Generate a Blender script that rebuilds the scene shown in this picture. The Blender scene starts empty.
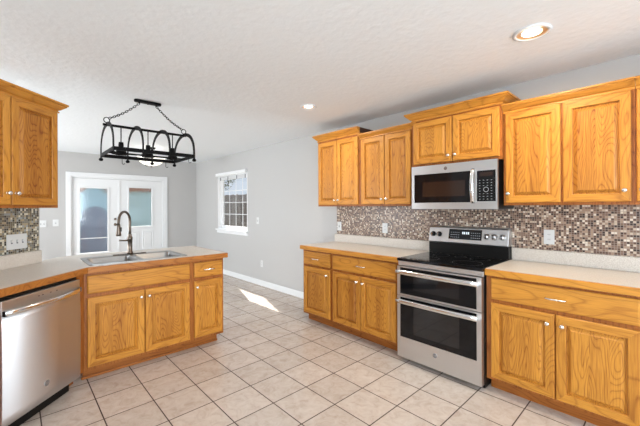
import bpy, bmesh, math, random
from mathutils import Vector, Matrix, geometry

random.seed(7)
scene = bpy.context.scene
COL = scene.collection
PI = math.pi

# ------------------------------------------------------------------ camera
W = 3.227          # plane of the right wall
FAR = 7.68         # plane of the far wall
CEIL = 2.44
cam_d = bpy.data.cameras.new('camera')
cam = bpy.data.objects.new('camera', cam_d)
COL.objects.link(cam)
scene.camera = cam
cam_d.sensor_fit = 'HORIZONTAL'
cam_d.sensor_width = 36.0
cam_d.lens = 327.9 / 640 * 36
cam_d.shift_x = (320 - 313.95) / 640
cam_d.shift_y = -(213 - 207.3) / 640
cam_d.clip_start = 0.02
cam.matrix_world = (Matrix.Translation((0, 0, 1.375)) @ Matrix.Rotation(-0.7419, 4, 'Z')
                    @ Matrix.Rotation(PI / 2, 4, 'X') @ Matrix.Rotation(-0.0036, 4, 'Z'))

# ------------------------------------------------------------------ world, sun, added fill lamps, exposure
world = bpy.data.worlds.new('sky')
scene.world = world
world.use_nodes = True
wn = world.node_tree
for n in list(wn.nodes):
    wn.nodes.remove(n)
wo = wn.nodes.new('ShaderNodeOutputWorld')
wb = wn.nodes.new('ShaderNodeBackground')
sky = wn.nodes.new('ShaderNodeTexSky')
sky.sky_type = 'HOSEK_WILKIE'
sky.turbidity = 3.0
sky.ground_albedo = 0.4
sky.sun_direction = (0.26, 0.66, 0.70)
wmix = wn.nodes.new('ShaderNodeMixRGB')
wmix.inputs[0].default_value = 0.55
wmix.inputs[2].default_value = (0.75, 0.83, 0.95, 1)
wn.links.new(sky.outputs[0], wmix.inputs[1])
wn.links.new(wmix.outputs[0], wb.inputs[0])
wb.inputs[1].default_value = 1.0
wn.links.new(wb.outputs[0], wo.inputs[0])

def aim(o, d):
    o.rotation_euler = Vector(d).to_track_quat('-Z', 'Y').to_euler()

sl = bpy.data.lights.new('sun', 'SUN')
sl.energy = 11.0
sl.angle = 0.01
sl.color = (1.0, 0.95, 0.88)
sun = bpy.data.objects.new('sun', sl)
COL.objects.link(sun)
aim(sun, (-0.40, -1.16, -1.0))

def area(name, loc, d, sx, sy, power, color=(1, 1, 1)):
    l = bpy.data.lights.new(name, 'AREA')
    l.shape = 'RECTANGLE'
    l.size = sx
    l.size_y = sy
    l.energy = power
    l.color = color
    o = bpy.data.objects.new(name, l)
    COL.objects.link(o)
    o.location = loc
    aim(o, d)
    return o

# fill lamps added outside the unseen windows behind and left of the camera
area('fill_light', (0.6, -3.20, 1.45), (0, 1, 0.12), 3.6, 1.9, 225, (0.80, 0.91, 1.0))
area('fill_light', (-3.22, -1.2, 1.45), (1, 0, 0.12), 2.4, 1.9, 125, (0.80, 0.91, 1.0))
area('fill_light', (-3.22, 5.6, 1.45), (1, 0, 0.45), 2.4, 1.9, 255, (0.88, 0.95, 1.0))

vs = scene.view_settings
vs.view_transform = 'Standard'
vs.look = 'None'
vs.gamma = 1.0
vs.use_curve_mapping = False
vs.exposure = 0.34

# ------------------------------------------------------------------ materials
def newmat(name):
    m = bpy.data.materials.new(name)
    m.use_nodes = True
    nt = m.node_tree
    return m, nt, nt.nodes['Principled BSDF']

def N(nt, t, **kw):
    n = nt.nodes.new(t)
    for k, v in kw.items():
        setattr(n, k, v)
    return n

def simple(name, col, rough=0.5, metal=0.0, **kw):
    m, nt, p = newmat(name)
    p.inputs['Base Color'].default_value = (*col, 1)
    p.inputs['Roughness'].default_value = rough
    p.inputs['Metallic'].default_value = metal
    for k, v in kw.items():
        p.inputs[k].default_value = v
    return m

def ramp(nt, stops, interp='LINEAR'):
    r = N(nt, 'ShaderNodeValToRGB')
    r.color_ramp.interpolation = interp
    e = r.color_ramp.elements
    while len(e) > 1:
        e.remove(e[-1])
    e[0].position = stops[0][0]
    e[0].color = (*stops[0][1], 1)
    for p, c in stops[1:]:
        x = e.new(p)
        x.color = (*c, 1)
    return r

def wood(name, axis, light, dark, rings=16.0, contrast=1.0, wide=1.0, boards=False):
    """oak: long grain along the given local axis, contour rings make the cathedral figure"""
    m, nt, p = newmat(name)
    L = nt.links.new
    tc = N(nt, 'ShaderNodeTexCoord')
    oi = N(nt, 'ShaderNodeObjectInfo')
    add = N(nt, 'ShaderNodeVectorMath', operation='ADD')
    mul = N(nt, 'ShaderNodeMath', operation='MULTIPLY')
    mul.inputs[1].default_value = 37.0
    L(oi.outputs['Random'], mul.inputs[0])
    L(tc.outputs['Object'], add.inputs[0])
    L(mul.outputs[0], add.inputs[1])
    mp = N(nt, 'ShaderNodeMapping')
    s = [8.0 * wide, 8.0 * wide, 8.0 * wide]
    s[axis] = 1.5
    mp.inputs['Scale'].default_value = s
    if boards:
        sp = N(nt, 'ShaderNodeSeparateXYZ')
        L(add.outputs[0], sp.inputs[0])
        bw = N(nt, 'ShaderNodeMath', operation='MULTIPLY')
        bw.inputs[1].default_value = 10.5
        L(sp.outputs[0 if axis != 0 else 2], bw.inputs[0])
        bf = N(nt, 'ShaderNodeMath', operation='FLOOR')
        L(bw.outputs[0], bf.inputs[0])
        wn_ = N(nt, 'ShaderNodeTexWhiteNoise', noise_dimensions='1D')
        L(bf.outputs[0], wn_.inputs['W'])
        ad2 = N(nt, 'ShaderNodeVectorMath', operation='MULTIPLY_ADD')
        ad2.inputs[1].default_value = (7, 7, 7)
        L(wn_.outputs['Color'], ad2.inputs[0])
        L(add.outputs[0], ad2.inputs[2])
        L(ad2.outputs[0], mp.inputs['Vector'])
    else:
        L(add.outputs[0], mp.inputs['Vector'])
    n1 = N(nt, 'ShaderNodeTexNoise')
    n1.inputs['Scale'].default_value = 1.0
    n1.inputs['Detail'].default_value = 1.2
    n1.inputs['Roughness'].default_value = 0.35
    L(mp.outputs[0], n1.inputs['Vector'])
    k = N(nt, 'ShaderNodeMath', operation='MULTIPLY')
    k.inputs[1].default_value = rings
    L(n1.outputs['Fac'], k.inputs[0])
    fr = N(nt, 'ShaderNodeMath', operation='FRACT')
    L(k.outputs[0], fr.inputs[0])
    r1 = ramp(nt, [(0.0, (1, 1, 1)), (0.12, (0.25, 0.25, 0.25)), (0.5, (0, 0, 0)), (0.85, (0.2, 0.2, 0.2)), (1.0, (1, 1, 1))])
    L(fr.outputs[0], r1.inputs[0])
    # pores: fine streaks
    mp2 = N(nt, 'ShaderNodeMapping')
    s2 = [230.0, 230.0, 230.0]
    s2[axis] = 9.0
    mp2.inputs['Scale'].default_value = s2
    L(add.outputs[0], mp2.inputs['Vector'])
    n2 = N(nt, 'ShaderNodeTexNoise')
    n2.inputs['Scale'].default_value = 1.0
    n2.inputs['Detail'].default_value = 2.0
    L(mp2.outputs[0], n2.inputs['Vector'])
    r2 = ramp(nt, [(0.38, (0, 0, 0)), (0.68, (1, 1, 1))])
    L(n2.outputs['Fac'], r2.inputs[0])
    # broad tone change from board to board
    mp3 = N(nt, 'ShaderNodeMapping')
    s3 = [9.0, 9.0, 9.0]
    s3[axis] = 0.4
    mp3.inputs['Scale'].default_value = s3
    L(add.outputs[0], mp3.inputs['Vector'])
    n3 = N(nt, 'ShaderNodeTexNoise')
    n3.inputs['Scale'].default_value = 1.0
    n3.inputs['Detail'].default_value = 1.0
    L(mp3.outputs[0], n3.inputs['Vector'])
    a = N(nt, 'ShaderNodeMath', operation='MULTIPLY')
    a.inputs[1].default_value = 0.50 * contrast
    L(r1.outputs[0], a.inputs[0])
    b = N(nt, 'ShaderNodeMath', operation='MULTIPLY')
    b.inputs[1].default_value = 0.34 * contrast
    L(r2.outputs[0], b.inputs[0])
    c = N(nt, 'ShaderNodeMath', operation='ADD')
    L(a.outputs[0], c.inputs[0])
    L(b.outputs[0], c.inputs[1])
    d = N(nt, 'ShaderNodeMath', operation='MULTIPLY_ADD')
    d.inputs[1].default_value = 0.75
    d.inputs[2].default_value = -0.32
    L(n3.outputs['Fac'], d.inputs[0])
    e = N(nt, 'ShaderNodeMath', operation='ADD', use_clamp=True)
    L(c.outputs[0], e.inputs[0])
    L(d.outputs[0], e.inputs[1])
    mx = N(nt, 'ShaderNodeMixRGB')
    mx.inputs[1].default_value = (*light, 1)
    mx.inputs[2].default_value = (*dark, 1)
    if boards:
        g2 = N(nt, 'ShaderNodeMath', operation='MULTIPLY_ADD')
        g2.inputs[1].default_value = 0.30
        g2.inputs[2].default_value = -0.08
        L(wn_.outputs['Value'], g2.inputs[0])
        g3 = N(nt, 'ShaderNodeMath', operation='ADD', use_clamp=True)
        L(g2.outputs[0], g3.inputs[0])
        L(e.outputs[0], g3.inputs[1])
        e = g3
    L(e.outputs[0], mx.inputs[0])
    L(mx.outputs[0], p.inputs['Base Color'])
    p.inputs['Roughness'].default_value = 0.38
    p.inputs['Specular IOR Level'].default_value = 0.30
    bp = N(nt, 'ShaderNodeBump')
    bp.inputs['Strength'].default_value = 0.08
    bp.inputs['Distance'].default_value = 0.002
    bp.invert = True
    L(c.outputs[0], bp.inputs['Height'])
    L(bp.outputs[0], p.inputs['Normal'])
    return m

OAK_L = (0.61, 0.268, 0.040)
OAK_D = (0.21, 0.052, 0.006)
OAK2_L = (0.40, 0.135, 0.026)
OAK2_D = (0.14, 0.032, 0.006)
M = {}
M['oak_v'] = wood('oak with upright grain', 2, OAK_L, OAK_D, 15, 0.85)
M['oak_h'] = wood('oak with level grain', 0, OAK_L, OAK_D, 10, 0.8)
M['oak_panel'] = wood('oak with cathedral grain', 2, OAK_L, OAK_D, 30, 1.0, 0.9, True)
M['oak_y'] = wood('oak with crosswise grain', 1, OAK_L, OAK_D, 10, 0.8)
M['oak_frame'] = wood('deeper oak', 2, OAK2_L, OAK2_D, 12, 0.9)
M['oak_mid'] = wood('mid oak level grain', 0, (0.46, 0.175, 0.035), (0.18, 0.045, 0.008), 12, 0.9)
M['oak_base'] = wood('deeper oak level grain', 0, OAK2_L, OAK2_D, 12, 0.9)
M['hollow_shade'] = simple('brown crown hollow shade', (0.05, 0.016, 0.008), 0.6)  # shade of the hollow crown end, put into the colour
M['nickel'] = simple('satin nickel', (0.78, 0.75, 0.70), 0.25, 1.0)
M['iron'] = simple('black iron', (0.006, 0.0055, 0.0055), 0.5, 0.0, **{'Specular IOR Level': 0.08})
M['black'] = simple('black plastic', (0.006, 0.006, 0.006), 0.30, 0.0, **{'Specular IOR Level': 0.22})
M['blackglass'] = simple('black glass', (0.005, 0.005, 0.006), 0.06, 0.0, **{'Specular IOR Level': 0.3})
M['ovenglass'] = simple('smoked oven glass', (0.014, 0.013, 0.014), 0.05, 0.0, **{'Specular IOR Level': 0.55})
M['mwglass'] = simple('brown smoked microwave glass', (0.022, 0.011, 0.008), 0.10, 0.0)
M['white'] = simple('white painted trim', (0.76, 0.76, 0.76), 0.35)
M['plate'] = simple('white plastic plate', (0.66, 0.66, 0.65), 0.35)
M['slot'] = simple('grey plastic details', (0.13, 0.13, 0.14), 0.5)
M['ring'] = simple('dark grey burner mark', (0.03, 0.03, 0.032), 0.3)
M['glyph'] = simple('pale print', (0.30, 0.31, 0.33), 0.5)
M['chrome'] = simple('polished steel', (0.80, 0.80, 0.80), 0.12, 1.0)
M['bronze'] = simple('brushed bronze faucet metal', (0.15, 0.118, 0.095), 0.32, 1.0)
M['rubber'] = simple('dark rubber', (0.02, 0.02, 0.02), 0.6)

def steel(name, base, rough, axis):
    m, nt, p = newmat(name)
    L = nt.links.new
    p.inputs['Base Color'].default_value = (*base, 1)
    p.inputs['Metallic'].default_value = 1.0
    tc = N(nt, 'ShaderNodeTexCoord')
    mp = N(nt, 'ShaderNodeMapping')
    s = [900.0, 900.0, 900.0]
    s[axis] = 6.0
    mp.inputs['Scale'].default_value = s
    L(tc.outputs['Object'], mp.inputs[0])
    n = N(nt, 'ShaderNodeTexNoise')
    n.inputs['Scale'].default_value = 1.0
    L(mp.outputs[0], n.inputs['Vector'])
    r = N(nt, 'ShaderNodeMapRange')
    r.inputs['To Min'].default_value = rough - 0.06
    r.inputs['To Max'].default_value = rough + 0.08
    L(n.outputs['Fac'], r.inputs['Value'])
    L(r.outputs[0], p.inputs['Roughness'])
    return m
M['steel_h'] = steel('brushed stainless steel', (0.66, 0.665, 0.675), 0.33, 0)
M['steel_v'] = steel('brushed stainless steel upright', (0.70, 0.68, 0.68), 0.44, 2)
M['sink'] = steel('satin sink steel', (0.36, 0.355, 0.35), 0.33, 0)

# wall paint
def paint(name, col, scale, strength, rough=0.85):
    m, nt, p = newmat(name)
    L = nt.links.new
    tc = N(nt, 'ShaderNodeTexCoord')
    n = N(nt, 'ShaderNodeTexNoise')
    n.inputs['Scale'].default_value = scale
    n.inputs['Detail'].default_value = 3.0
    L(tc.outputs['Object'], n.inputs['Vector'])
    b = N(nt, 'ShaderNodeBump')
    b.inputs['Strength'].default_value = strength
    b.inputs['Distance'].default_value = 0.004
    L(n.outputs['Fac'], b.inputs['Height'])
    L(b.outputs[0], p.inputs['Normal'])
    p.inputs['Base Color'].default_value = (*col, 1)
    p.inputs['Roughness'].default_value = rough
    return m
M['wall'] = paint('warm grey wall paint', (0.475, 0.462, 0.45), 90, 0.10)
M['ceiling'] = paint('white knockdown ceiling', (0.83, 0.86, 0.88), 22, 1.0)

# floor tile
def tile_floor():
    m, nt, p = newmat('beige ceramic floor tile')
    L = nt.links.new
    tc = N(nt, 'ShaderNodeTexCoord')
    off = N(nt, 'ShaderNodeVectorMath', operation='SUBTRACT')
    off.inputs[1].default_value = (0.128, 0.0712, 0)
    L(tc.outputs['Object'], off.inputs[0])
    sc = N(nt, 'ShaderNodeVectorMath', operation='SCALE')
    sc.inputs['Scale'].default_value = 1 / 0.304
    L(off.outputs[0], sc.inputs[0])
    fl = N(nt, 'ShaderNodeVectorMath', operation='FLOOR')
    L(sc.outputs[0], fl.inputs[0])
    fr = N(nt, 'ShaderNodeVectorMath', operation='FRACTION')
    L(sc.outputs[0], fr.inputs[0])
    sx = N(nt, 'ShaderNodeSeparateXYZ')
    L(fr.outputs[0], sx.inputs[0])
    def edge(sock):
        a = N(nt, 'ShaderNodeMath', operation='SUBTRACT')
        a.inputs[1].default_value = 0.5
        L(sock, a.inputs[0])
        b = N(nt, 'ShaderNodeMath', operation='ABSOLUTE')
        L(a.outputs[0], b.inputs[0])
        return b.outputs[0]
    mxx = N(nt, 'ShaderNodeMath', operation='MAXIMUM')
    L(edge(sx.outputs[0]), mxx.inputs[0])
    L(edge(sx.outputs[1]), mxx.inputs[1])
    g = N(nt, 'ShaderNodeMapRange')
    g.inputs['From Min'].default_value = 0.4855
    g.inputs['From Max'].default_value = 0.4895
    L(mxx.outputs[0], g.inputs['Value'])
    wnz = N(nt, 'ShaderNodeTexWhiteNoise', noise_dimensions='2D')
    L(fl.outputs[0], wnz.inputs['Vector'])
    # mottling, shifted per tile
    sh = N(nt, 'ShaderNodeVectorMath', operation='MULTIPLY_ADD')
    sh.inputs[1].default_value = (9, 9, 9)
    L(wnz.outputs['Color'], sh.inputs[0])
    L(tc.outputs['Object'], sh.inputs[2])
    n = N(nt, 'ShaderNodeTexNoise')
    n.inputs['Scale'].default_value = 13
    n.inputs['Detail'].default_value = 6
    n.inputs['Roughness'].default_value = 0.68
    n.inputs['Distortion'].default_value = 0.8
    L(sh.outputs[0], n.inputs['Vector'])
    r = ramp(nt, [(0.28, (0.46, 0.37, 0.31)), (0.48, (0.56, 0.475, 0.41)), (0.72, (0.63, 0.555, 0.495))])
    L(n.outputs['Fac'], r.inputs[0])
    v = N(nt, 'ShaderNodeMapRange')
    v.inputs['To Min'].default_value = 0.93
    v.inputs['To Max'].default_value = 1.05
    L(wnz.outputs['Value'], v.inputs['Value'])
    mu = N(nt, 'ShaderNodeVectorMath', operation='SCALE')
    L(r.outputs[0], mu.inputs[0])
    L(v.outputs[0], mu.inputs['Scale'])
    mix = N(nt, 'ShaderNodeMixRGB')
    L(g.outputs[0], mix.inputs[0])
    L(mu.outputs[0], mix.inputs[1])
    mix.inputs[2].default_value = (0.055, 0.030, 0.020, 1)
    L(mix.outputs[0], p.inputs['Base Color'])
    rr = N(nt, 'ShaderNodeMapRange')
    rr.inputs['To Min'].default_value = 0.27
    rr.inputs['To Max'].default_value = 0.75
    L(g.outputs[0], rr.inputs['Value'])
    L(rr.outputs[0], p.inputs['Roughness'])
    hm = N(nt, 'ShaderNodeMath', operation='MULTIPLY_ADD')
    hm.inputs[1].default_value = -6.0
    L(g.outputs[0], hm.inputs[0])
    L(n.outputs['Fac'], hm.inputs[2])
    b = N(nt, 'ShaderNodeBump')
    b.inputs['Strength'].default_value = 0.22
    b.inputs['Distance'].default_value = 0.0012
    L(hm.outputs[0], b.inputs['Height'])
    L(b.outputs[0], p.inputs['Normal'])
    return m
M['tile'] = tile_floor()

# glass mosaic: local x and z on the sheet
def mosaic(name, stops, grout):
    m, nt, p = newmat(name)
    L = nt.links.new
    tc = N(nt, 'ShaderNodeTexCoord')
    sc = N(nt, 'ShaderNodeVectorMath', operation='SCALE')
    sc.inputs['Scale'].default_value = 1 / 0.0165
    L(tc.outputs['Object'], sc.inputs[0])
    s0 = N(nt, 'ShaderNodeSeparateXYZ')
    L(sc.outputs[0], s0.inputs[0])
    cb = N(nt, 'ShaderNodeCombineXYZ')
    L(s0.outputs[0], cb.inputs[0])
    L(s0.outputs[2], cb.inputs[1])
    fl = N(nt, 'ShaderNodeVectorMath', operation='FLOOR')
    L(cb.outputs[0], fl.inputs[0])
    fr = N(nt, 'ShaderNodeVectorMath', operation='FRACTION')
    L(cb.outputs[0], fr.inputs[0])
    sx = N(nt, 'ShaderNodeSeparateXYZ')
    L(fr.outputs[0], sx.inputs[0])
    outs = []
    for i in (0, 1):
        a = N(nt, 'ShaderNodeMath', operation='SUBTRACT')
        a.inputs[1].default_value = 0.5
        L(sx.outputs[i], a.inputs[0])
        b = N(nt, 'ShaderNodeMath', operation='ABSOLUTE')
        L(a.outputs[0], b.inputs[0])
        outs.append(b.outputs[0])
    mm = N(nt, 'ShaderNodeMath', operation='MAXIMUM')
    L(outs[0], mm.inputs[0])
    L(outs[1], mm.inputs[1])
    g = N(nt, 'ShaderNodeMapRange')
    g.inputs['From Min'].default_value = 0.41
    g.inputs['From Max'].default_value = 0.45
    L(mm.outputs[0], g.inputs['Value'])
    wnz = N(nt, 'ShaderNodeTexWhiteNoise', noise_dimensions='2D')
    L(fl.outputs[0], wnz.inputs['Vector'])
    r = ramp(nt, stops, 'CONSTANT')
    L(wnz.outputs['Value'], r.inputs[0])
    mix = N(nt, 'ShaderNodeMixRGB')
    L(g.outputs[0], mix.inputs[0])
    L(r.outputs[0], mix.inputs[1])
    mix.inputs[2].default_value = (*grout, 1)
    L(mix.outputs[0], p.inputs['Base Color'])
    rr = N(nt, 'ShaderNodeMapRange')
    rr.inputs['To Min'].default_value = 0.30
    rr.inputs['To Max'].default_value = 0.8
    L(g.outputs[0], rr.inputs['Value'])
    L(rr.outputs[0], p.inputs['Roughness'])
    return m
M['mosaic'] = mosaic('brown and cream glass mosaic',
    [(0, (0.040, 0.019, 0.012)), (0.20, (0.11, 0.052, 0.032)), (0.40, (0.20, 0.115, 0.078)), (0.60, (0.36, 0.24, 0.165)),
     (0.78, (0.54, 0.43, 0.32)), (0.92, (0.72, 0.64, 0.53))], (0.36, 0.285, 0.235))
M['mosaic_left'] = mosaic('olive and cream glass mosaic',
    [(0, (0.025, 0.018, 0.010)), (0.2, (0.12, 0.09, 0.045)), (0.4, (0.17, 0.16, 0.13)), (0.58, (0.36, 0.29, 0.17)),
     (0.78, (0.30, 0.33, 0.33)), (0.9, (0.66, 0.62, 0.50))], (0.36, 0.33, 0.28))

def laminate():
    m, nt, p = newmat('speckled beige laminate')
    L = nt.links.new
    tc = N(nt, 'ShaderNodeTexCoord')
    n = N(nt, 'ShaderNodeTexNoise')
    n.inputs['Scale'].default_value = 160
    n.inputs['Detail'].default_value = 3
    L(tc.outputs['Object'], n.inputs['Vector'])
    r = ramp(nt, [(0.35, (0.55, 0.48, 0.41)), (0.5, (0.64, 0.575, 0.505)), (0.65, (0.72, 0.66, 0.59))])
    L(n.outputs['Fac'], r.inputs[0])
    L(r.outputs[0], p.inputs['Base Color'])
    p.inputs['Roughness'].default_value = 0.32
    return m
M['laminate'] = laminate()

def glass(name, tint=(1, 1, 1), rough=0.0, refl=0.07):
    m = bpy.data.materials.new(name)
    m.use_nodes = True
    nt = m.node_tree
    nt.nodes.remove(nt.nodes['Principled BSDF'])
    out = nt.nodes['Material Output']
    t = N(nt, 'ShaderNodeBsdfTransparent')
    t.inputs[0].default_value = (*tint, 1)
    g = N(nt, 'ShaderNodeBsdfGlossy')
    g.inputs['Roughness'].default_value = rough
    mx = N(nt, 'ShaderNodeMixShader')
    mx.inputs[0].default_value = refl
    nt.links.new(t.outputs[0], mx.inputs[1])
    nt.links.new(g.outputs[0], mx.inputs[2])
    nt.links.new(mx.outputs[0], out.inputs[0])
    return m
M['glass'] = glass('clear window glass')

def rippled():
    """obscure door glass: clear pane with a wet, rippled face"""
    m = bpy.data.materials.new('rippled door glass')
    m.use_nodes = True
    nt = m.node_tree
    L = nt.links.new
    nt.nodes.remove(nt.nodes['Principled BSDF'])
    out = nt.nodes['Material Output']
    tc = N(nt, 'ShaderNodeTexCoord')
    n = N(nt, 'ShaderNodeTexNoise')
    n.inputs['Scale'].default_value = 22
    n.inputs['Detail'].default_value = 4
    L(tc.outputs['Object'], n.inputs['Vector'])
    b = N(nt, 'ShaderNodeBump')
    b.inputs['Strength'].default_value = 0.6
    b.inputs['Distance'].default_value = 0.01
    L(n.outputs['Fac'], b.inputs['Height'])
    rf = N(nt, 'ShaderNodeBsdfRefraction')
    rf.inputs['IOR'].default_value = 1.12
    rf.inputs['Roughness'].default_value = 0.12
    L(b.outputs[0], rf.inputs['Normal'])
    t = N(nt, 'ShaderNodeBsdfTransparent')
    mx = N(nt, 'ShaderNodeMixShader')
    mx.inputs[0].default_value = 0.45
    L(t.outputs[0], mx.inputs[1])
    L(rf.outputs[0], mx.inputs[2])
    g = N(nt, 'ShaderNodeBsdfGlossy')
    g.inputs['Roughness'].default_value = 0.08
    m2 = N(nt, 'ShaderNodeMixShader')
    m2.inputs[0].default_value = 0.06
    L(mx.outputs[0], m2.inputs[1])
    L(g.outputs[0], m2.inputs[2])
    L(m2.outputs[0], out.inputs[0])
    return m
M['doorglass'] = rippled()

def emit(name, col, s):
    m, nt, p = newmat(name)
    p.inputs['Base Color'].default_value = (0.9, 0.88, 0.84, 1)
    p.inputs['Emission Color'].default_value = (*col, 1)
    p.inputs['Emission Strength'].default_value = s
    return m
M['bulb'] = emit('lit lamp', (1.0, 0.86, 0.62), 7.0)
M['bulb2'] = emit('lit cool lamp', (1.0, 0.96, 0.9), 3.0)
M['bowl'] = emit('lit frosted glass bowl', (1.0, 0.93, 0.80), 0.9)
M['display'] = emit('blue grey display figures', (0.45, 0.6, 0.75), 0.5)
M['can'] = simple('satin brass reflector', (0.80, 0.62, 0.42), 0.3, 0.6)

# ------------------------------------------------------------------ mesh helpers
class MB:
    def __init__(s):
        s.v = []; s.f = []; s.m = []; s.mats = []; s.smooth = []
    def mi(s, m):
        if m not in s.mats:
            s.mats.append(m)
        return s.mats.index(m)
    def face(s, pts, m, sm=False):
        i = len(s.v)
        s.v += [tuple(p) for p in pts]
        s.f.append(tuple(range(i, i + len(pts))))
        s.m.append(s.mi(m)); s.smooth.append(sm)
    def box(s, x0, x1, y0, y1, z0, z1, m):
        x0, x1 = sorted((x0, x1)); y0, y1 = sorted((y0, y1)); z0, z1 = sorted((z0, z1))
        i = len(s.v)
        s.v += [(x0, y0, z0), (x1, y0, z0), (x1, y1, z0), (x0, y1, z0), (x0, y0, z1), (x1, y0, z1), (x1, y1, z1), (x0, y1, z1)]
        for q in ((0, 3, 2, 1), (4, 5, 6, 7), (0, 1, 5, 4), (1, 2, 6, 5), (2, 3, 7, 6), (3, 0, 4, 7)):
            s.f.append(tuple(i + k for k in q)); s.m.append(s.mi(m)); s.smooth.append(False)
        return s
    def prism(s, poly, z0, z1, m, side=None):
        """poly: xy list ccw, extruded in z"""
        n = len(poly); side = side or m
        i = len(s.v)
        s.v += [(x, y, z0) for x, y in poly] + [(x, y, z1) for x, y in poly]
        s.f.append(tuple(i + k for k in reversed(range(n)))); s.m.append(s.mi(m)); s.smooth.append(False)
        s.f.append(tuple(i + n + k for k in range(n))); s.m.append(s.mi(m)); s.smooth.append(False)
        for k in range(n):
            k2 = (k + 1) % n
            s.f.append((i + k, i + k2, i + n + k2, i + n + k)); s.m.append(s.mi(side)); s.smooth.append(False)
        return s
    def sweep(s, path, prof, m, up=(0, 0, 1), closed=False, smooth=True, caps=True):
        """prof: list of (a,b) offsets across/up; path: list of Vectors"""
        path = [Vector(p) for p in path]
        n = len(path); k = len(prof); i0 = len(s.v)
        upv = Vector(up)
        for j, p in enumerate(path):
            if closed:
                t = path[(j + 1) % n] - path[j - 1]
            else:
                t = path[min(j + 1, n - 1)] - path[max(j - 1, 0)]
            t.normalize()
            a = t.cross(upv)
            if a.length < 1e-4:
                a = t.cross(Vector((1, 0, 0)) if abs(t.x) < .9 else Vector((0, 1, 0)))
            a.normalize()
            b = a.cross(t).normalized()
            for (x, y) in prof:
                s.v.append(tuple(p + a * x + b * y))
        mi = s.mi(m)
        for j in range(n if closed else n - 1):
            j2 = (j + 1) % n
            for q in range(k):
                q2 = (q + 1) % k
                s.f.append((i0 + j * k + q, i0 + j * k + q2, i0 + j2 * k + q2, i0 + j2 * k + q))
                s.m.append(mi); s.smooth.append(smooth)
        if caps and not closed:
            s.f.append(tuple(i0 + q for q in reversed(range(k)))); s.m.append(mi); s.smooth.append(False)
            s.f.append(tuple(i0 + (n - 1) * k + q for q in range(k))); s.m.append(mi); s.smooth.append(False)
        return s
    def tube(s, path, r, m, n=10, closed=False, up=(0, 0, 1)):
        return s.sweep(path, [(r * math.cos(2 * PI * q / n), r * math.sin(2 * PI * q / n)) for q in range(n)], m, up, closed)
    def lathe(s, prof, m, c=(0, 0, 0), axis='z', n=24, smooth=True):
        """prof: list of (r, h) along the axis"""
        i0 = len(s.v); k = len(prof); mi = s.mi(m)
        for q in range(n):
            ca, sa = math.cos(2 * PI * q / n), math.sin(2 * PI * q / n)
            for r, h in prof:
                if axis == 'z': v = (r * ca, r * sa, h)
                elif axis == 'y': v = (r * ca, h, r * sa)
                else: v = (h, r * ca, r * sa)
                s.v.append((v[0] + c[0], v[1] + c[1], v[2] + c[2]))
        for q in range(n):
            q2 = (q + 1) % n
            for j in range(k - 1):
                s.f.append((i0 + q * k + j, i0 + q2 * k + j, i0 + q2 * k + j + 1, i0 + q * k + j + 1))
                s.m.append(mi); s.smooth.append(smooth)
        return s
    def build(s, name, parent=None, loc=None, rotz=None, bevel=0.0, weld=True, seg=2):
        me = bpy.data.meshes.new(name)
        me.from_pydata(s.v, [], s.f)
        for m in s.mats:
            me.materials.append(m)
        for i, p in enumerate(me.polygons):
            p.material_index = s.m[i]; p.use_smooth = s.smooth[i]
        bm = bmesh.new(); bm.from_mesh(me)
        if weld:
            bmesh.ops.remove_doubles(bm, verts=bm.verts, dist=1e-6)
        bmesh.ops.recalc_face_normals(bm, faces=bm.faces)
        bm.to_mesh(me); bm.free()
        o = bpy.data.objects.new(name, me)
        COL.objects.link(o)
        if parent: o.parent = parent
        if loc: o.location = loc
        if rotz is not None: o.rotation_euler = (0, 0, rotz)
        if bevel:
            b = o.modifiers.new('bevel', 'BEVEL')
            b.width = bevel; b.segments = seg; b.limit_method = 'ANGLE'; b.angle_limit = math.radians(50)
            b.harden_normals = False
        return o

def tag(o, label=None, cat=None, group=None, kind=None):
    if label: o['label'] = label
    if cat: o['category'] = cat
    if group: o['group'] = group
    if kind: o['kind'] = kind
    return o

def thing(name, loc, rz, label, cat, group=None):
    o = bpy.data.objects.new(name, None)
    COL.objects.link(o)
    o.empty_display_size = 0.1
    o.location = loc
    o.rotation_euler = (0, 0, rz)
    return tag(o, label, cat, group)

def copy_tree(o, parent=None):
    c = o.copy(); COL.objects.link(c)
    c.parent = parent
    for ch in list(o.children):
        copy_tree(ch, c)
    return c

# ------------------------------------------------------------------ room shell
def struct(name, mb, **kw):
    return tag(mb.build(name, **kw), kind='structure')

XL, YB = -3.0, -3.0
T = 0.14
struct('floor', MB().box(XL, W, YB, FAR, -0.05, 0, M['tile']))
struct('ceiling', MB().box(XL - T, W + T, YB - T, FAR + T, CEIL, CEIL + 0.1, M['ceiling']))

WY0, WY1, WZ0, WZ1 = 5.36, 6.56, 0.93, 2.03      # window_1 in the right wall
b = MB()
b.box(W, W + T, YB, WY0, 0, CEIL, M['wall'])
b.box(W, W + T, WY1, FAR, 0, CEIL, M['wall'])
b.box(W, W + T, WY0, WY1, 0, WZ0, M['wall'])
b.box(W, W + T, WY0, WY1, WZ1, CEIL, M['wall'])
struct('wall_right', b)

DX0, DX1, DZ = 0.80, 2.48, 1.99                  # french doors in the far wall
b = MB()
b.box(XL - T, DX0, FAR, FAR + T, 0, CEIL, M['wall'])
b.box(DX1, W + T, FAR, FAR + T, 0, CEIL, M['wall'])
b.box(DX0, DX1, FAR, FAR + T, DZ, CEIL, M['wall'])
struct('wall_far', b)

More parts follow.
